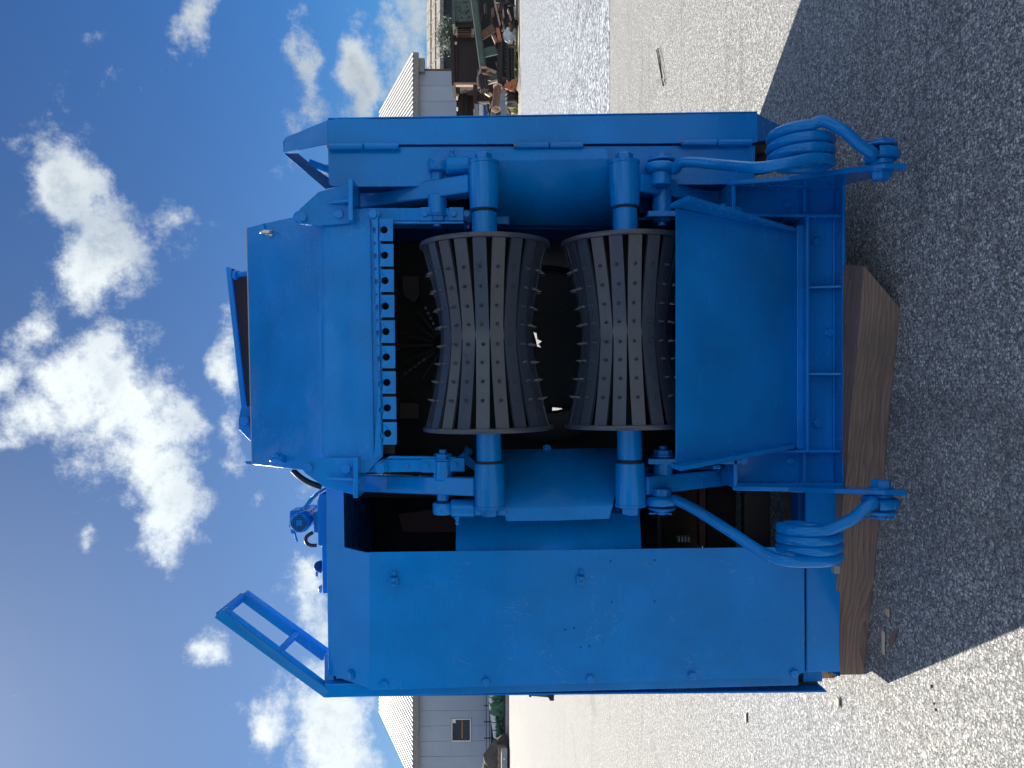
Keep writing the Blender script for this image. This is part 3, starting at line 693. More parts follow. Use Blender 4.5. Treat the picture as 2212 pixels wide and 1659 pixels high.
for (a0, a1, b0, b1, Y, m) in ((1400, 1424, 1045, 1180, 3.5, 'dark rust'), (1511, 1525, 1030, 1180, 3.35, 'rust primer'), (1528, 1590, 1030, 1185, 3.6, 'dark rust'), (1608, 1664, 1055, 1185, 3.3, 'dark steel')):
    plate('cross_member', [(a0, b0), (a1, b0), (a1, b1), (a0, b1)], Y, .05, m, MC)
plate('terminal_block', [(1462, 1160), (1494, 1158), (1494, 1172), (1464, 1174)], 3.25, .03, 'dark steel', MC)
for j in range(4): plate('terminal', [(1466+j*7, 1160), (1469+j*7, 1160), (1469+j*7, 1171), (1466+j*7, 1171)], 3.235, .012, 'grey galvanised', MC, bevel=.001)

# lid and bracket behind the hood top
lid = prism('lid', [P(487, 577, 3.5), P(498, 577, 3.5), P(531, 884, 3.5), P(521, 884, 3.5)], (0, .02, 0), SB, MC)
plate('lid_lining', [(498, 578, 3.52), (540, 596, 3.56), (548, 872, 3.56), (530, 884, 3.52)], 3.5, .01, 'rust primer', MC)
cyl('lid_damper', P(508, 594, 3.50), P(540, 590, 3.50), .012, SB, lid); cyl('lid_socket', P(505, 594, 3.49), P(512, 594, 3.49), .022, SB, lid)
lb = plate('lid_bracket', [(520, 880), (515, 905), (516, 928), (548, 960), (552, 880)], 3.45, .03, SB, MC)
cyl('pivot_pin', P(528, 908, 3.46), P(528, 908, 3.40), .02, SB, lb)
tube('linch_pin', [P(520, 918, 3.42), P(527, 905, 3.41), P(536, 900, 3.42)], .005, SB, lb, 6)
plate('hood_spur', [(527, 997, 3.32), (541, 996, 3.32), (542, 1004, 3.32), (530, 1002, 3.32)], 3.32, .02, SB, MC)
tube('hose', catmull([P(632, 1015, 3.4), P(648, 1030, 3.4), P(668, 1042, 3.4), P(695, 1052, 3.4)], 6), .013, 'cable black', MC, 10)
# motor on the cabinet roof
rail = prism('motor_rail', [P(690, 1068, 3.25), P(706, 1068, 3.25), P(708, 1282, 3.25), P(697, 1282, 3.25), P(695, 1180, 3.25), P(687, 1178, 3.25), P(685, 1085, 3.25)], (0, .25, 0), SB, MC)
mo = P(655, 1124, 3.32)
mot = lathe('electric_motor', mo+Vector((0, -.06, 0)), (0, 1, 0), [(0, .036), (.0, .040), (.006, .043), (.08, .043), (.09, .040), (.24, .040), (.25, .03)], SB, MC, 40)
lathe('fan_cover', mo+Vector((0, -.068, 0)), (0, 1, 0), [(0, .034), (.004, .039), (.012, .039)], SB, mot, 36)
for i in range(-4, 5):
    for j in range(-4, 5):
        if 1.6 < math.hypot(i, j) < 4.2 and not (abs(i) < 2 and abs(j) < 2):
            c = mo+Vector((i*.0078, -.0695, j*.0078)); prism('vent', [c+Vector((-.0027, 0, -.0027)), c+Vector((.0027, 0, -.0027)), c+Vector((.0027, 0, .0027)), c+Vector((-.0027, 0, .0027))], (0, .003, 0), 'black iron', mot, bevel=0)
for k in range(7):
    an = R(20+k*12); c = mo+Vector((math.cos(an)*.043, .03, math.sin(an)*.043)); bar('cooling_fin', c, c+Vector((0, .15, 0)), .004, .016, SB, mot, .001, up=(math.cos(an), 0, math.sin(an)))
prism('terminal_box', [P(626, 1104, 3.30), P(645, 1102, 3.30), P(645, 1142, 3.30), P(624, 1140, 3.30)], (0, .10, 0), SB, mot)
cyl('gland', P(634, 1140, 3.33), P(634, 1152, 3.33), .013, SB, mot, seg=14); tube('cable_stub', [P(636, 1150, 3.33), P(642, 1170, 3.33)], .005, SB, mot, 8)
prism('motor_foot', [P(676, 1108, 3.3), P(690, 1104, 3.3), P(690, 1152, 3.3), P(678, 1150, 3.3)], (0, .12, 0), SB, mot)
tube('cable', catmull([P(676, 1150, 3.3), P(662, 1160, 3.3), P(662, 1172, 3.3), P(672, 1178, 3.3), P(684, 1178, 3.3)], 6), .008, 'cable black', mot, 8)
prism('belt_cover', [P(704, 1052, 3.3), P(704, 1058, 3.3), P(690, 1066, 3.3), P(664, 1092, 3.3), P(658, 1098, 3.3), P(656, 1094, 3.3), P(668, 1076, 3.3), P(688, 1060, 3.3)], (0, .06, 0), SB, MC)
cyl('filler_cap', P(697, 1224, 3.35), P(680, 1224, 3.35), .028, 'dark and shaded blue paint', MC, r1=.022, ch=.008)
bolt(694, 1272, 3.27, .014, MC, (0, 0, 1)); bolt(686, 1240, 3.3, .01, MC, (0, 0, 1))
# tube frame (folding guard rail)
fr = prism('rail_frame', [P(700, 1508, 3.05), P(712, 1492, 3.05), P(481, 1318, 2.95), P(462, 1334, 2.95)], (0, .05, 0), SB, MC, bevel=.004)
prism('rail_tube', [P(715, 1416, 3.25), P(695, 1428, 3.25), P(524, 1302, 3.2), P(527, 1280, 3.2)], (0, .05, 0), SB, fr, bevel=.004)
bar('rail_tube', P(474, 1330, 2.97), P(526, 1288, 3.22), .028, .028, SB, fr); bar('rail_tube', P(601, 1410, 3.02), P(640, 1370, 3.22), .022, .022, SB, fr)
prism('rail_tube', [P(700, 1416, 3.12), P(722, 1416, 3.12), P(722, 1496, 3.08), P(700, 1496, 3.08)], (0, .04, 0), SB, fr, bevel=.004)
bar('rail_brace', P(722, 1478, 3.10), P(740, 1462, 3.3), .02, .02, SB, fr)
# outfeed end and longitudinal rails of the machine, seen only in gaps and by their shadow
box('side_beam', (.62, 3.12, zb+.02), (.74, 5.2, zb+.14), BP, MC); box('side_beam', (-.40, 3.12, zb+.02), (-.29, 5.2, zb+.14), BP, MC); box('side_beam', (-1.22, 3.12, zb+.02), (-1.12, 5.2, zb+.10), BP, MC)
box('outfeed_guard', (.78, 4.98, .42), (1.06, 5.1, 2.3), BP, MC); box('outfeed_hood', (XL, 4.4, 1.75), (XR, 4.9, 2.45), BP, MC)
box('outfeed_post', (.62, 4.9, .2), (.76, 5.05, 1.8), BP, MC); box('outfeed_post', (-.42, 4.9, .2), (-.3, 5.05, 1.8), BP, MC)
box('guard_frame', (.84, 3.3, 2.05), (1.05, 5.0, 2.1), BP, MC); box('shade_wall', (1.035, 3.42, .42), (1.04, 5.0, 2.1), BP, MC)  # unseen side wall added to fill the machine's ground shadow
box('shade_wall', (1.034, 3.42, .2), (1.041, 4.07, .418), BP, MC)  # lower piece added to block a lit wedge on the ground

# ------------------------------------------------------------------ timbers and litter by the machine
def timber(p0, p1, w, h, m, label, cut=0.):
    """squared beam lying on the ground, front bottom edge p0 -> p1"""
    p0, p1 = Vector(p0), Vector(p1); d = (p1-p0).normalized(); s = Vector((-d.y, d.x, 0))
    if s.y < 0: s = -s
    L = (p1-p0).length; n = 14; vs_, fs = [], []
    me = bpy.data.meshes.new('timber')
    for i in range(n+1):
        x = L*i/n-L/2; e = cut if i == n else 0
        j = lambda: random.uniform(-.002, .002)
        vs_ += [(x, -w/2+j(), j()*0), (x, w/2, 0), (x+e, w/2+j(), h+j()), (x+e, -w/2+j(), h+j())]
    for i in range(n):
        for k in range(4):
            q = (k+1) % 4; fs.append((i*4+k, i*4+q, i*4+4+q, i*4+4+k))
    fs += [(3, 2, 1, 0), tuple(n*4+k for k in range(4))]
    me.from_pydata(vs_, [], fs); bm = bmesh.new(); bm.from_mesh(me); bmesh.ops.recalc_face_normals(bm, faces=bm.faces); bm.to_mesh(me); bm.free()
    me.materials.append(M(m)); o = bpy.data.objects.new('timber', me)
    c = (p0+p1)/2+s*w/2; reg(o, None, c); o.rotation_euler = (0, 0, math.atan2(d.y, d.x))
    b = o.modifiers.new('bevel', 'BEVEL'); b.width = .004; b.segments = 2; b.limit_method = 'ANGLE'
    tag(o, label, 'timber', 'timbers under the machine')
timber(ground(1868, 1458), ground(1945, 665), .17, .148, 'timber wood', 'weathered brown timber with slanted end, under the front edge of the blue machine', .155)
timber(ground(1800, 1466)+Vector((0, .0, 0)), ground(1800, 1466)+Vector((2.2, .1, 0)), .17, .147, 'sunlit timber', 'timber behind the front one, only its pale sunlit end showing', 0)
timber(Vector((-1.25, 4.8, 0)), Vector((.9, 4.8, 0)), .17, .147, 'timber wood', 'timber under the rear of the machine', 0)
def chip(a, b, pts, m, label, th=.006, cat='wood chip'):
    c = ground(a, b); o = prism('wood_chip', [c+Vector((x, y, .006)) for x, y in pts], (0, 0, th), m, None, bevel=.001); tag(o, label, cat); return o
chip(1913, 1388, [(-.045, -.008), (.045, -.008), (.045, .008), (-.045, .008)], 'pale wood chip', 'short straight pale wood chip beside the timber')
chip(1933, 1380, [(-.05, .03), (-.02, .0), (.045, -.03), (.02, .005)], 'timber wood', 'brownish bark chip between timber and shadow edge')
chip(1922, 1322, [(-.015, -.012), (.015, -.01), (.012, .012), (-.014, .01)], 'pale wood chip', 'tiny square wood chip in the shadow')
chip(1814, 1518, [(-.02, -.012), (.02, -.014), (.025, .01), (-.015, .014)], 'pale wood chip', 'pale wood chip on sunlit asphalt left of the timber')
chip(1614, 1550, [(-.03, -.015), (.03, -.01), (.02, .02), (-.03, .012)], 'pale wood chip', 'pale wood chip on sunlit asphalt in front of the cabinet')
def pebble(a, b, r, label):
    c = ground(a, b); vs_, fs = [], []
    bm = bmesh.new(); bmesh.ops.create_icosphere(bm, subdivisions=2, radius=r)
    for v in bm.verts: v.co = Vector((v.co.x*random.uniform(.8, 1.3), v.co.y*random.uniform(.7, 1.1), v.co.z*.6))+c+Vector((0, 0, r*.5))
    bm.verts.index_update(); vs_ = [v.co.copy() for v in bm.verts]; fs = [tuple(v.index for v in f.verts) for f in bm.faces]; bm.free()
    tag(mk('pebble', vs_, fs, 'stone dark', None, 0, 60), label, 'pebble', 'dark pebbles on the asphalt')
for a, b in ((2013, 1483), (2018, 1520), (2022, 1533), (1560, 195), (1440, 205), (1438, 222)):
    pebble(a, b, random.uniform(.004, .007), 'small dark pebble lying on the sunlit asphalt '+('beyond the narrow guard' if b < 400 else 'in front of the cabinet'))
tw = empty('twig', ground(1425, 150), 'thin dark forked twig on the sunlit asphalt', 'twig')
for l in ([(1418, 108), (1421, 120), (1424, 140), (1428, 160), (1430, 172), (1432, 185)], [(1421, 105), (1425, 125), (1427, 145), (1431, 168)], [(1436, 172), (1433, 180), (1434, 186)]):
    tube('stem', catmull([ground(a, b, .012+random.uniform(0, .015)) for a, b in l], 4), .005, 'black iron', tw, 6)

# ------------------------------------------------------------------ warehouse across the yard
WY = 90.0
def WP(a, b): return P(a, b, WY)
wx1 = WP(930, 152).x; wx0 = WP(930, 1700).x; ez = WP(890, 830).z; rx1 = WP(888, 119).x; rx0 = WP(893, 1690).x
RYD = 109.0; rz_ = P(820, 240, RYD).z
wh = empty('warehouse', (0, WY+8, 0), 'long grey panelled warehouse with ribbed metal roof behind the machine', 'building')
roof = prism('roof', [(rx0, WY-.8, ez-.25), (rx1, WY-.8, ez-.25), (rx1, RYD, rz_), (rx0, RYD, rz_)], (0, 0, -.25), 'roof valley', wh, bevel=0)
sl = (Vector((0, RYD, rz_))-Vector((0, WY-.8, ez-.25))); Ls = sl.length; sd = sl.normalized()
RP = .56
ribv = [(-.13, 0, 0), (-.09, 0, .10), (.09, 0, .10), (.13, 0, 0)]
nz = Vector((0, -sd.z, sd.y))
me = bpy.data.meshes.new('roof_rib'); vv = [Vector((x, 0, 0))+nz*z for x, _, z in ribv]; vv += [v+sd*Ls for v in vv]
me.from_pydata(vv, [], [(0, 1, 5, 4), (1, 2, 6, 5), (2, 3, 7, 6), (3, 2, 1, 0), (4, 5, 6, 7)]); me.materials.append(M('roof rib metal'))
k = 0; x = rx0+.3
while x < rx1:
    inst('roof_rib', me, Vector((x, WY-.8, ez-.24)), Quaternion(), roof); x += RP
box('back_slope', (rx0, RYD, 0), (rx1, RYD+.5, rz_-.3), 'wall grey', wh, 0)
fas = box('fascia', (rx0, WY-.82, ez-.85), (rx1, WY-.5, ez-.28), 'fascia grey', wh, .02)
box('gutter_bracket', (wx1-.4, WY-.6, ez-1.5), (wx1+1.2, WY+.2, ez-.85), 'fascia grey', wh, .05)
x = wx0; i = 0
wa, wb = WP(975, 1602), WP(1018, 1552)
while x < wx1-.1:
    x2 = min(x+1.78, wx1)
    if not (x < wb.x+.4 and x2 > wa.x-.4):
        box('wall_panel', (x+.012, WY, 0), (x2-.012, WY+.2, ez-.6), 'wall grey' if i % 3 else 'wall grey light', wh, .02)
    else:
        box('wall_panel', (x+.012, WY, 0), (x2-.012, WY+.2, wb.z-.05), 'wall grey', wh, .02); box('wall_panel', (x+.012, WY, wa.z+.05), (x2-.012, WY+.2, ez-.6), 'wall grey', wh, .02)
        if x < wa.x-.05: box('wall_panel', (x+.012, WY, wb.z-.05), (min(x2, wa.x-.05), WY+.2, wa.z+.05), 'wall grey', wh, .02)
        if x2 > wb.x+.05: box('wall_panel', (max(x, wb.x+.05), WY, wb.z-.05), (x2-.012, WY+.2, wa.z+.05), 'wall grey', wh, .02)
    x = x2; i += 1
box('wall_core', (wx0, WY+.3, 0), (wx1, WY+.5, ez-.5), 'dark cladding', wh, 0)
box('corner_trim', (wx1-.02, WY-.03, 0), (wx1+.18, RYD, ez-.6), 'rust', wh, .02)
win = prism('window', [(wa.x, WY-.06, wb.z), (wb.x, WY-.06, wb.z), (wb.x, WY-.06, wa.z), (wa.x, WY-.06, wa.z)], (0, .2, 0), 'white plastic', wh, [[(wa.x+.12, WY-.06, wb.z+.16), (wb.x-.12, WY-.06, wb.z+.16), (wb.x-.12, WY-.06, wa.z-.12), (wa.x+.12, WY-.06, wa.z-.12)]], .01)
box('pane', (wa.x+.1, WY+.12, wb.z+.1), (wb.x-.1, WY+.16, wa.z-.1), 'glass dark', win, 0)
zmid = wb.z*.52+wa.z*.48
box('crossbar', (wa.x+.3, WY+.02, zmid-.12), (wb.x-.15, WY+.1, zmid+.02), 'orange timber', win, 0)
box('sticker', (wb.x-.55, WY+.06, wa.z-.5), (wb.x-.14, WY+.11, wa.z-.15), 'white sheet', win, 0)
# low shed further back on the right
sh = empty('shed', (60, 118, 0), 'long low shed with pale boarded roof and dark wall, far right', 'building')
sx0, sx1 = P(940, 175, 115).x, 95
box('shed_wall', (sx0, 115.4, 0), (sx1, 130, P(950, 100, 115.4).z-.1), 'dark cladding', sh, 0)
r0, r1 = P(951, 100, 114).z, P(922, 100, 124).z
rf = prism('shed_roof', [(sx0, 114, r0), (sx1, 114, r0), (sx1, 124, r1), (sx0, 124, r1)], (0, 0, -.4), 'roof board', sh, bevel=0)
for i in range(22):
    x = sx0+1+i*2.2; prism('roof_batten', [(x, 114, r0+.02), (x+.18, 114, r0+.02), (x+2.2, 124, r1+.02), (x+2.0, 124, r1+.02)], (0, 0, .12), 'fascia grey', rf, bevel=0)
for j in range(2):
    t = .3+j*.35; box('roof_lap', (sx0, 114+t*10-.08, r0+(r1-r0)*t), (sx1, 114+t*10+.08, r0+(r1-r0)*t+.14), 'fascia grey', rf, 0)
for i in range(40): box('eave_edge', (sx0+i*1.2, 113.9, r0-.5), (sx0+i*1.2+1.1, 114.0, r0+.05), 'fascia grey', rf, 0)
for j in range(5): box('cladding_board', (sx0, 115.3, r0-1.2-j*1.0), (sx1, 115.4, r0-.45-j*1.0), 'dark cladding', sh, .02)

# ------------------------------------------------------------------ scrap yard on the right
SY = 50.0
def sbox(name, a0, a1, b0, b1, Y, d, m, label, cat='scrap metal', parts=()):
    """box-like scrap seen between a0..a1 (height) and b0..b1, d metres deep"""
    o = plate(name, [(a0, b0), (a1, b0), (a1, b1), (a0, b1)], Y, d, m, None, bevel=.03); tag(o, label, cat); return o
# steel containers with rim and ribs
c1 = sbox('steel_container', 979, 1032, 76, 180, 52, 2.2, 'dark rust', 'large dark rusty steel container in the scrap yard')
plate('rim', [(972, 74), (980, 74), (983, 184), (976, 184)], 51.9, 2.4, 'dark rust', c1); plate('end_post', [(980, 178), (1031, 178), (1031, 183), (980, 183)], 51.9, .4, 'pale rust', c1)
plate('plate_mark', [(982, 90), (987, 90), (987, 96), (982, 96)], 51.85, .1, 'pale wood chip', c1); plate('rib', [(986, 97), (988, 97), (988, 176), (986, 176)], 51.85, .2, 'dark rust', c1)
c2 = sbox('steel_container', 1030, 1071, 183, 220, 51, 1.6, 'dark rust', 'smaller dark rusty steel container right of the tall guard')
plate('end_post', [(1026, 219), (1068, 218), (1068, 222), (1026, 222)], 50.9, .3, 'pale rust', c2); plate('rim', [(1022, 183), (1031, 183), (1031, 236), (1022, 236)], 50.8, 1.5, 'dark rust', c2)
c3 = sbox('steel_hopper', 982, 1020, -12, 46, 51, 1.5, 'green paint', 'grey green steel hopper with dark rust patches, at the picture edge')
plate('rim', [(977, -12), (983, -12), (983, 52), (977, 52)], 50.8, 1.8, 'green paint', c3); plate('side_sheet', [(1003, 40), (1024, 42), (1024, 58), (980, 58), (980, 52)], 51.2, 1.2, 'dark rust', c3)
for i in range(26):
    a, b = random.uniform(985, 1014), random.uniform(2, 40); r = random.uniform(.6, 2.6); 
    plate('rust_patch', [(a+r*random.uniform(.5, 1.2)*math.cos(t*.9), b+r*random.uniform(.5, 1.2)*math.sin(t*.9)) for t in range(7)], 50.97, .02, 'dark rust', c3, bevel=0)
c4 = empty('steel_rack', P(1030, 68, 51.5), 'rusty open steel rack with pale top edge between hopper and container', 'rack')
for q in ([(982, 54), (1022, 54), (1022, 61), (984, 60)], [(984, 60), (988, 60), (988, 74), (984, 74)], [(1018, 60), (1024, 60), (1024, 74), (1018, 74)]): plate('rail', q, 51.4, .5, 'pale rust', c4)
for b in (63, 67, 71): plate('slat', [(988, b), (1020, b), (1020, b+1.6), (988, b+1.6)], 51.4, .6, 'rust', c4)
c5 = empty('steel_shelving', P(1023, 215, 54), 'dark rusty shelving unit against the warehouse wall', 'rack')
plate('back', [(986, 183), (1024, 183), (1024, 262), (986, 262)], 55, .2, 'dark rust', c5); plate('shelf', [(992, 183), (998, 183), (998, 262), (992, 262)], 54, 1, 'dark rust', c5)
plate('panel', [(1001, 186), (1008, 186), (1008, 260), (1001, 260)], 53.9, .2, 'black iron', c5); plate('end_sheet', [(984, 183), (990, 183), (990, 205), (984, 205)], 53.8, .3, 'pale wood chip', c5)
for b in (208, 212, 232, 236): plate('lug', [(986, b), (990, b-2), (988, b+2.5)], 53.8, .2, 'white sheet', c5)
# long pipe, beams and rods
def stube(name, p, q, r, m, label, cat='pipe', r1=None):
    o = cyl(name, p, q, r, m, None, r1, 18, .02); tag(o, label, cat); return o
lp = stube('steel_pipe', P(1022, -15, 49), P(1044, 152, 48), .22, 'green paint', 'long grey green pipe slanting across the scrap heap')
tube('clamp', [P(1038, 150, 47.7), P(1032, 170, 47.7), P(1034, 190, 47.7)], .08, 'pale rust', lp, 6)
gb = empty('grooved_beam', P(1050, 175, 48), 'dark grooved steel beam continuing the slanting pipe', 'beam')
for i in range(4): bar('web', P(1033+i*5, 153, 48), P(1040+i*5, 197, 47.6), .11, .5, 'dark steel', gb, .01, up=(0, 1, 0))
bar('cap', P(1036, 150, 48), P(1052, 150, 48), .2, .5, 'pale rust', gb, .01, up=(0, 1, 0))
stube('steel_pipe', P(1079, 55, 48), P(1080, 185, 47.5), .15, 'dark steel', 'dark horizontal pipe in the lower scrap heap')
for a, l in ((1098, 'upper of two dark rollers on the ground in front of the scrap'), (1106, 'lower of two dark rollers on the ground in front of the scrap')):
    r_ = stube('scrap_roller', P(a, 105, 47), P(a+1, 176, 47), .13, 'dark steel', l, 'roller'); cyl('shaft', P(a+1, 176, 47), P(a+1, 180, 47), .06, 'rust', r_)
op = stube('flanged_pipe', P(1075, 190, 46), P(1069, 240, 45.5), .22, 'rust', 'rusty pipe with a round end flange leaning on the scrap')
lathe('end_flange', P(1075, 188, 46), P(1075, 188, 46)-P(1069, 240, 45.5), [(0, .12), (0, .28), (.06, .28), (.06, .13)], 'pale rust', op, 20)
for i, (a0, b0, a1, b1, w, m, l) in enumerate([
    (1040, 78, 1068, 60, .5, 'rust', 'wide rusty channel beam below the pipe'), (1040, 116, 1075, 108, .55, 'green paint', 'grey green channel beam below the pipe'),
    (1048, 148, 1072, 158, .22, 'pale rust', 'short pale rusty flat bar'), (1052, 164, 1080, 172, .5, 'green paint', 'grey green plate with sunlit edge'),
    (1046, 182, 1078, 174, .14, 'pale wood chip', 'pale sunlit bar lying over the plate'), (1050, 200, 1060, 206, .25, 'pale wood chip', 'pale broken board on the small container'),
    (1068, 2, 1112, 14, .16, 'dark steel', 'long flat bar leaning at the picture edge'), (1068, 0, 1080, 55, .1, 'pale rust', 'thin rusty rod leaning in the heap'),
    (1076, 8, 1092, 70, .1, 'rust', 'second thin rusty rod leaning in the heap'), (1085, 12, 1088, 38, .1, 'pale rust', 'short rod hanging by the leaning bar'),
    (1097, 20, 1104, 44, .1, 'pale rust', 'short pale rod by the leaning bar'), (1075, 62, 1080, 88, .22, 'orange rust', 'orange rusty bracket above the lower pipe'),
    (1044, 158, 1064, 163, .12, 'rust', 'thin rusty angle bar')]):
    o = bar('scrap_bar', P(a0, b0, 48.5-i*.1), P(a1, b1, 48-i*.1), w, .15, m, None, .01, up=(0, 1, 0)); tag(o, l, 'steel bar')
random.seed(21)
for i in range(34):
    a, bb = random.uniform(1036, 1112), random.uniform(0, 248); an = random.uniform(-.9, .9)*random.choice((1, 1, 2)); L = random.uniform(6, 26)
    o = bar('steel_offcut', P(a, bb, 49.6-(a-1036)*.04), P(min(a+L*math.sin(an)*.5, 1116), bb+L*math.cos(an), 49.2-(a-1036)*.04), random.uniform(.06, .26), random.uniform(.06, .2), mo_ := random.choice(('rust', 'dark rust', 'dark rust', 'dark steel', 'pale rust', 'dark steel', 'rust primer')), None, .008, up=(random.uniform(-.4, .4), 1, random.uniform(-.4, .4))); tag(o, {'rust': 'brown rusty', 'dark rust': 'dark rusty', 'dark steel': 'black', 'pale rust': 'pale rusty', 'rust primer': 'red brown'}[mo_]+(' long' if L > 15 else ' short')+' steel offcut '+('beside the white bag' if bb < 70 else 'under the slanting pipe' if bb < 140 else 'by the grooved beam' if bb < 200 else 'by the small boxes')+(' low in the heap' if a > 1078 else ' high in the heap'), 'steel offcut', 'offcuts in the scrap heap')
dk = sbox('scrap_bin', 1035, 1112, -10, 185, 53, 1.5, 'black iron', 'black steel bin at the back of the scrap heap'); 
for i, (a, b, l) in enumerate(((1101, 60, 'black tyre at the picture edge'), (1104, 50, 'dark tyre lying behind the white bag'))):
    c = P(a, b, 47.6); o = lathe('tyre', c+Vector((-.2, 0, 0)), (1, .4, .3), [(0, .2), (-.02, .42), (.05, .5), (.25, .5), (.32, .42), (.3, .2)], 'rubber', None, 20); tag(o, l, 'tyre')
for i, (a, b) in enumerate(((1106, 203), (1106, 212), (1106, 220))):
    o = lathe('tyre', P(a, b, 47)+Vector((-.12, 0, 0)), (1, .25, 0), [(0, .18), (-.02, .34), (.05, .4), (.2, .4), (.26, .33), (.24, .18)], 'rubber', None, 20); tag(o, ('first', 'second', 'third')[i]+' of three small black tyres standing by the dry grass', 'tyre', 'small tyres by the dry grass')
for i, (a, b) in enumerate(((1098, 186), (1107, 190), (1110, 180))):
    o = lathe('rusty_flange', P(a, b, 46.5), (.3, -1, .4), [(0, .1), (0, .24), (.08, .24), (.08, .1)], 'orange rust', None, 16); tag(o, ('upper', 'middle', 'lower')[i]+' of three orange rusty flanges on the ground', 'flange', 'rusty flanges')
# white bag with crumpled folds
def crumple(name, c, r, m, label, cat, seed):
    random.seed(seed); bm = bmesh.new(); bmesh.ops.create_icosphere(bm, subdivisions=3, radius=1)
    from mathutils import noise as nz_
    vs_ = []
    for v in bm.verts:
        f = 1+.35*nz_.noise(v.co*2.3+Vector((seed, 0, 0)))+.18*nz_.noise(v.co*6+Vector((0, seed, 0)))
        vs_.append(Vector(c)+Vector((v.co.x*r[0]*f, v.co.y*r[1]*f, max(v.co.z*r[2]*f, -r[2]*.8))))
    bm.verts.index_update(); fs = [tuple(v.index for v in f.verts) for f in bm.faces]; bm.free()
    o = mk(name, vs_, fs, m, None, 0, 25); tag(o, label, cat); return o
crumple('plastic_bag', P(1102, 76, 47), (.5, .35, .42), 'bag white', 'crumpled white plastic bag in the scrap heap', 'bag', 3)
for i, (a0, a1, b0, b1, m, l) in enumerate(((1026, 1034, 224, 250, 'grey galvanised', 'grey metal cabinet in the rack of small boxes'), (1036, 1044, 226, 250, 'white sheet', 'first white box by the guard'), (1046, 1054, 228, 252, 'cloth blue', 'blue box between the white boxes'),
    (1055, 1061, 230, 252, 'white sheet', 'second white box by the guard'), (1062, 1070, 236, 254, 'grey galvanised', 'grey box lowest by the guard'), (1036, 1062, 221, 226, 'bag white', 'pale grey lid over the boxes'), (1072, 1082, 236, 254, 'dark steel', 'dark box below the grey box'))):
    o = sbox('storage_box', a0, a1, b0, b1, 50.5, .8, m, l, 'box'); plate('lid', [(a0-1, b0-.5), (a0+.6, b0-.5), (a0+.6, b1+.5), (a0-1, b1+.5)], 50.4, .9, m, o)
lp2 = tube('wheel_hoop', [P(1072+9*math.cos(t), 236+5*math.sin(t), 45.2) for t in [i*math.pi/10 for i in range(21)]], .05, 'pale rust'); tag(lp2, 'thin rusty hoop leaning on the flanged pipe', 'hoop')
# dry grass tufts by the scrap (uncountable)
def blades(name, spots, n, h, m, label, cat, w=.03, parent=None):
    vs_, fs = [], []
    for c, rad in spots:
        for i in range(n):
            an = random.uniform(0, 6.28); rr = rad*math.sqrt(random.random()); p = Vector(c)+Vector((rr*math.cos(an), rr*math.sin(an), 0))
            hh = h*random.uniform(.4, 1.2); d = Vector((random.uniform(-.5, .5), random.uniform(-.5, .5), 1))*hh; s = Vector((math.cos(an), math.sin(an), 0))*w
            k = len(vs_); vs_ += [p-s, p+s, p+d*.6+s*.6, p+d]; fs += [(k, k+1, k+2), (k, k+2, k+3)]
    return mk(name, vs_, fs, m, parent)
o = blades('dry_grass', [(ground(1116, b), .7) for b in (182, 195, 210, 225, 240, 252)]+[(ground(1118, b), .5) for b in (95, 120, 150, 170)], 60, .75, 'dry grass', '', ''); tag(o, kind='stuff', label='dry yellow grass along the foot of the scrap heap', cat='grass')
o = blades('weeds', [(ground(1119, b), .5) for b in (243, 250, 228, 130)], 50, .35, 'green grass', '', ''); tag(o, kind='stuff', label='low green weeds at the edge of the concrete', cat='weeds')
# bushy shrub behind the container
shb = empty('shrub', P(1000, 80, 56), 'bushy green shrub with long needle leaves above the container', 'shrub')
cyl('stem', P(1090, 80, 56), P(985, 80, 56), .08, 'timber wood', shb, .03, 8)
vs_, fs = [], []
random.seed(5)
for i in range(2600):
    c = P(random.gauss(966, 8), random.gauss(78, 15), 56+random.gauss(0, .8)); d = Vector((random.gauss(0, 1), random.gauss(0, 1), random.gauss(.7, .7))).normalized()*random.uniform(.25, .6); s = d.orthogonal().normalized()*.022
    k = len(vs_); vs_ += [c-s, c+s, c+d]; fs.append((k, k+1, k+2))
mk('foliage', vs_, fs, 'leaf pine', shb)

# ------------------------------------------------------------------ left of the machine: wall foot with pipe, cactus, rubble
LY = 80.0
kb = box('low_wall', (P(1097, 1700, LY).x, LY, 0), (P(1097, 1300, LY).x, LY+.6, .35), 'concrete', None, .03); tag(kb, 'low concrete wall at the foot of the warehouse', 'wall')
bed = box('soil_bank', (P(1097, 1700, LY).x, LY+.6, -.1), (P(1097, 1300, LY).x, LY+6, .55), 'soil', None, .1); tag(bed, kind='structure')
hedge = empty('dark_fence', P(1097, 1560, LY+5), 'dark sheet fence with wire rails along the warehouse foot', 'fence')
hx0, hx1 = P(1097, 1700, LY+5).x, P(1097, 1300, LY+5).x; hz = P(1060, 1560, LY+5).z
i = 0; x = hx0
while x < hx1: box('fence_panel', (x+.02, LY+5, .4), (x+2.3, LY+5.1, hz), 'dark cladding', hedge, .01); x += 2.36
for q in (.1, .45): box('rail', (hx0, LY+4.9, hz+q), (hx1, LY+4.96, hz+q+.07), 'dark steel', hedge, 0)
x = hx0
while x < hx1: box('post', (x, LY+4.9, .4), (x+.09, LY+5.0, hz+.75), 'dark steel', hedge, 0); x += 1.8
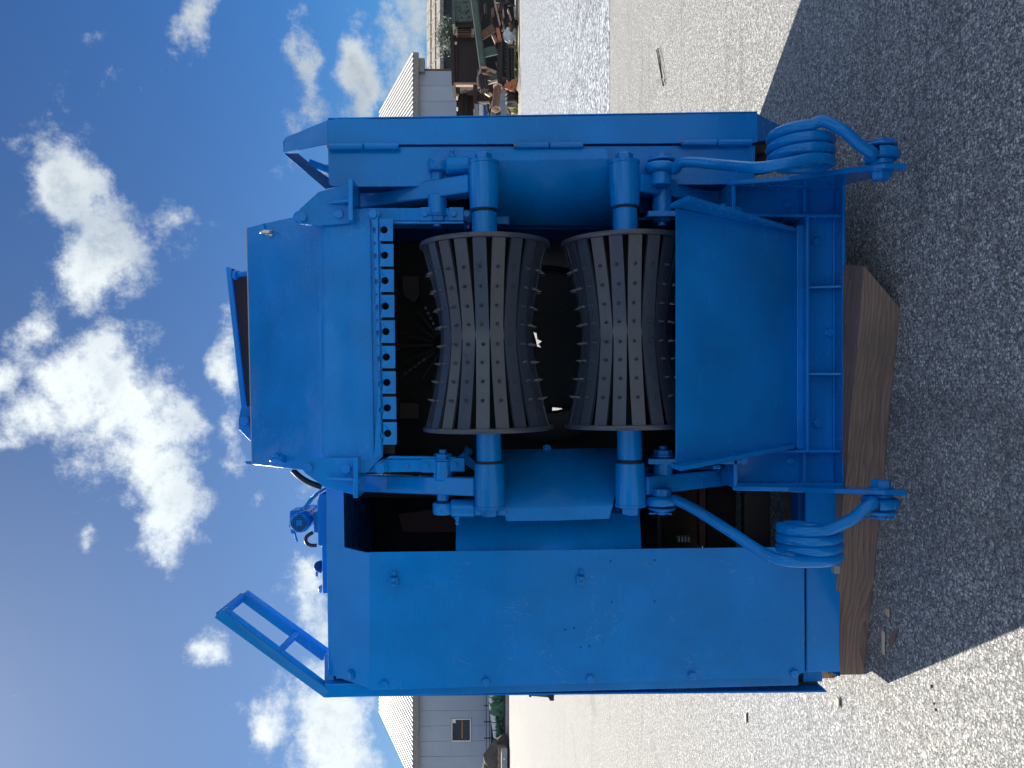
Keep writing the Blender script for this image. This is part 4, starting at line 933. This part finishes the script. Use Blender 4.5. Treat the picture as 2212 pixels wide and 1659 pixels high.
for p, q, r, l in (((1064, 1490), (1064, 1534), .42, 'white insulated pipe end piece above the cactus'), ((1069, 1540), (1075, 1593), .50, 'long white insulated pipe below the window')):
    o = cyl('insulated_pipe', P(*p, LY+2), P(*q, LY+2), r, 'white plastic', None, r*.9, 20, .1); tag(o, l, 'pipe')
    for f in (.3, .62): 
        a = P(*p, LY+2).lerp(P(*q, LY+2), f); d = (P(*q, LY+2)-P(*p, LY+2)).normalized(); cyl('strap', a, a+d*.06, r+.03, 'dark steel', o)
    c = P(*p, LY+2); box('support', (c.x-.1, LY+1.9, .4), (c.x+.1, LY+2.1, c.z), 'dark steel', o)
cac = empty('prickly_pear', P(1096, 1528, LY+1), 'prickly pear cactus with flat green pads below the window', 'cactus')
random.seed(11)
for i in range(34):
    c = P(random.uniform(1066, 1088), random.gauss(1528, 9), LY+1+random.uniform(-.4, .4)); an = random.uniform(-.8, .8)
    d = Vector((math.sin(an), random.uniform(-.2, .2), math.cos(an))).normalized(); s = d.cross(Vector((random.uniform(-.6, .6), -1, 0))).normalized(); n_ = d.cross(s)*.05
    L, Wd = random.uniform(.35, .6), random.uniform(.2, .32)
    ring = [c+d*L*math.cos(t)+s*Wd*math.sin(t) for t in [k*math.pi/6 for k in range(12)]]
    prism('pad', ring, n_*2, 'leaf cactus', cac, bevel=0)
vs_, fs = [], []
for i in range(260):
    c = P(random.uniform(1072, 1086), random.uniform(1545, 1590), LY+1.4+random.uniform(-.4, .4)); d = Vector((random.gauss(0, .5), random.gauss(0, .5), random.gauss(0, .5))).normalized()*.22; s = d.orthogonal().normalized()*.12
    k = len(vs_); vs_ += [c-d, c+s, c+d, c-s]; fs.append((k, k+1, k+2, k+3))
vn = empty('vine', P(1096, 1568, LY+1.4), 'leafy creeper along the white insulated pipe', 'vine'); mk('leaves', vs_, fs, 'leaf cactus', vn)
for b in (1552, 1566, 1580): tube('stem', catmull([P(1096, b, LY+1.4), P(1086, b+3, LY+1.3), P(1076, b+1, LY+1.4)], 4), .04, 'rust', vn, 6)
crumple('rubble_mound', P(1083, 1650, LY-1), (2.6, 1.2, 1.75), 'stone dark', 'brown mound covered by a tarp left of the window', 'mound', 9)
o = sbox('wooden_crate', 1076, 1094, 1622, 1672, LY-3, 1.2, 'timber wood', 'wooden crate in front of the brown mound', 'crate')
for b in (1634, 1648): plate('batten', [(1075, b), (1094, b), (1094, b+2), (1075, b+2)], LY-3.05, .1, 'timber wood', o)
o = sbox('metal_case', 1083, 1096, 1626, 1672, LY-5, 1.0, 'grey galvanised', 'grey metal case in front of the crate', 'case'); plate('sticker', [(1087, 1638), (1091, 1638), (1091, 1642), (1087, 1642)], LY-5.03, .03, 'white sheet', o)
# green bin half hidden behind the cabinet
gy = ground(1196, 1500).y
gb2 = plate('green_bin', [(1145, 1440), (1190, 1440), (1192, 1508), (1146, 1504)], gy, .6, 'green bin', None, bevel=.02); tag(gb2, 'dark green bin with black feet half hidden behind the blue cabinet', 'bin')
plate('foot', [(1180, 1498), (1199, 1496), (1199, 1514), (1188, 1514)], gy-.03, .3, 'rubber', gb2); plate('rim', [(1141, 1438), (1147, 1438), (1148, 1507), (1142, 1505)], gy-.05, .7, 'green bin', gb2)
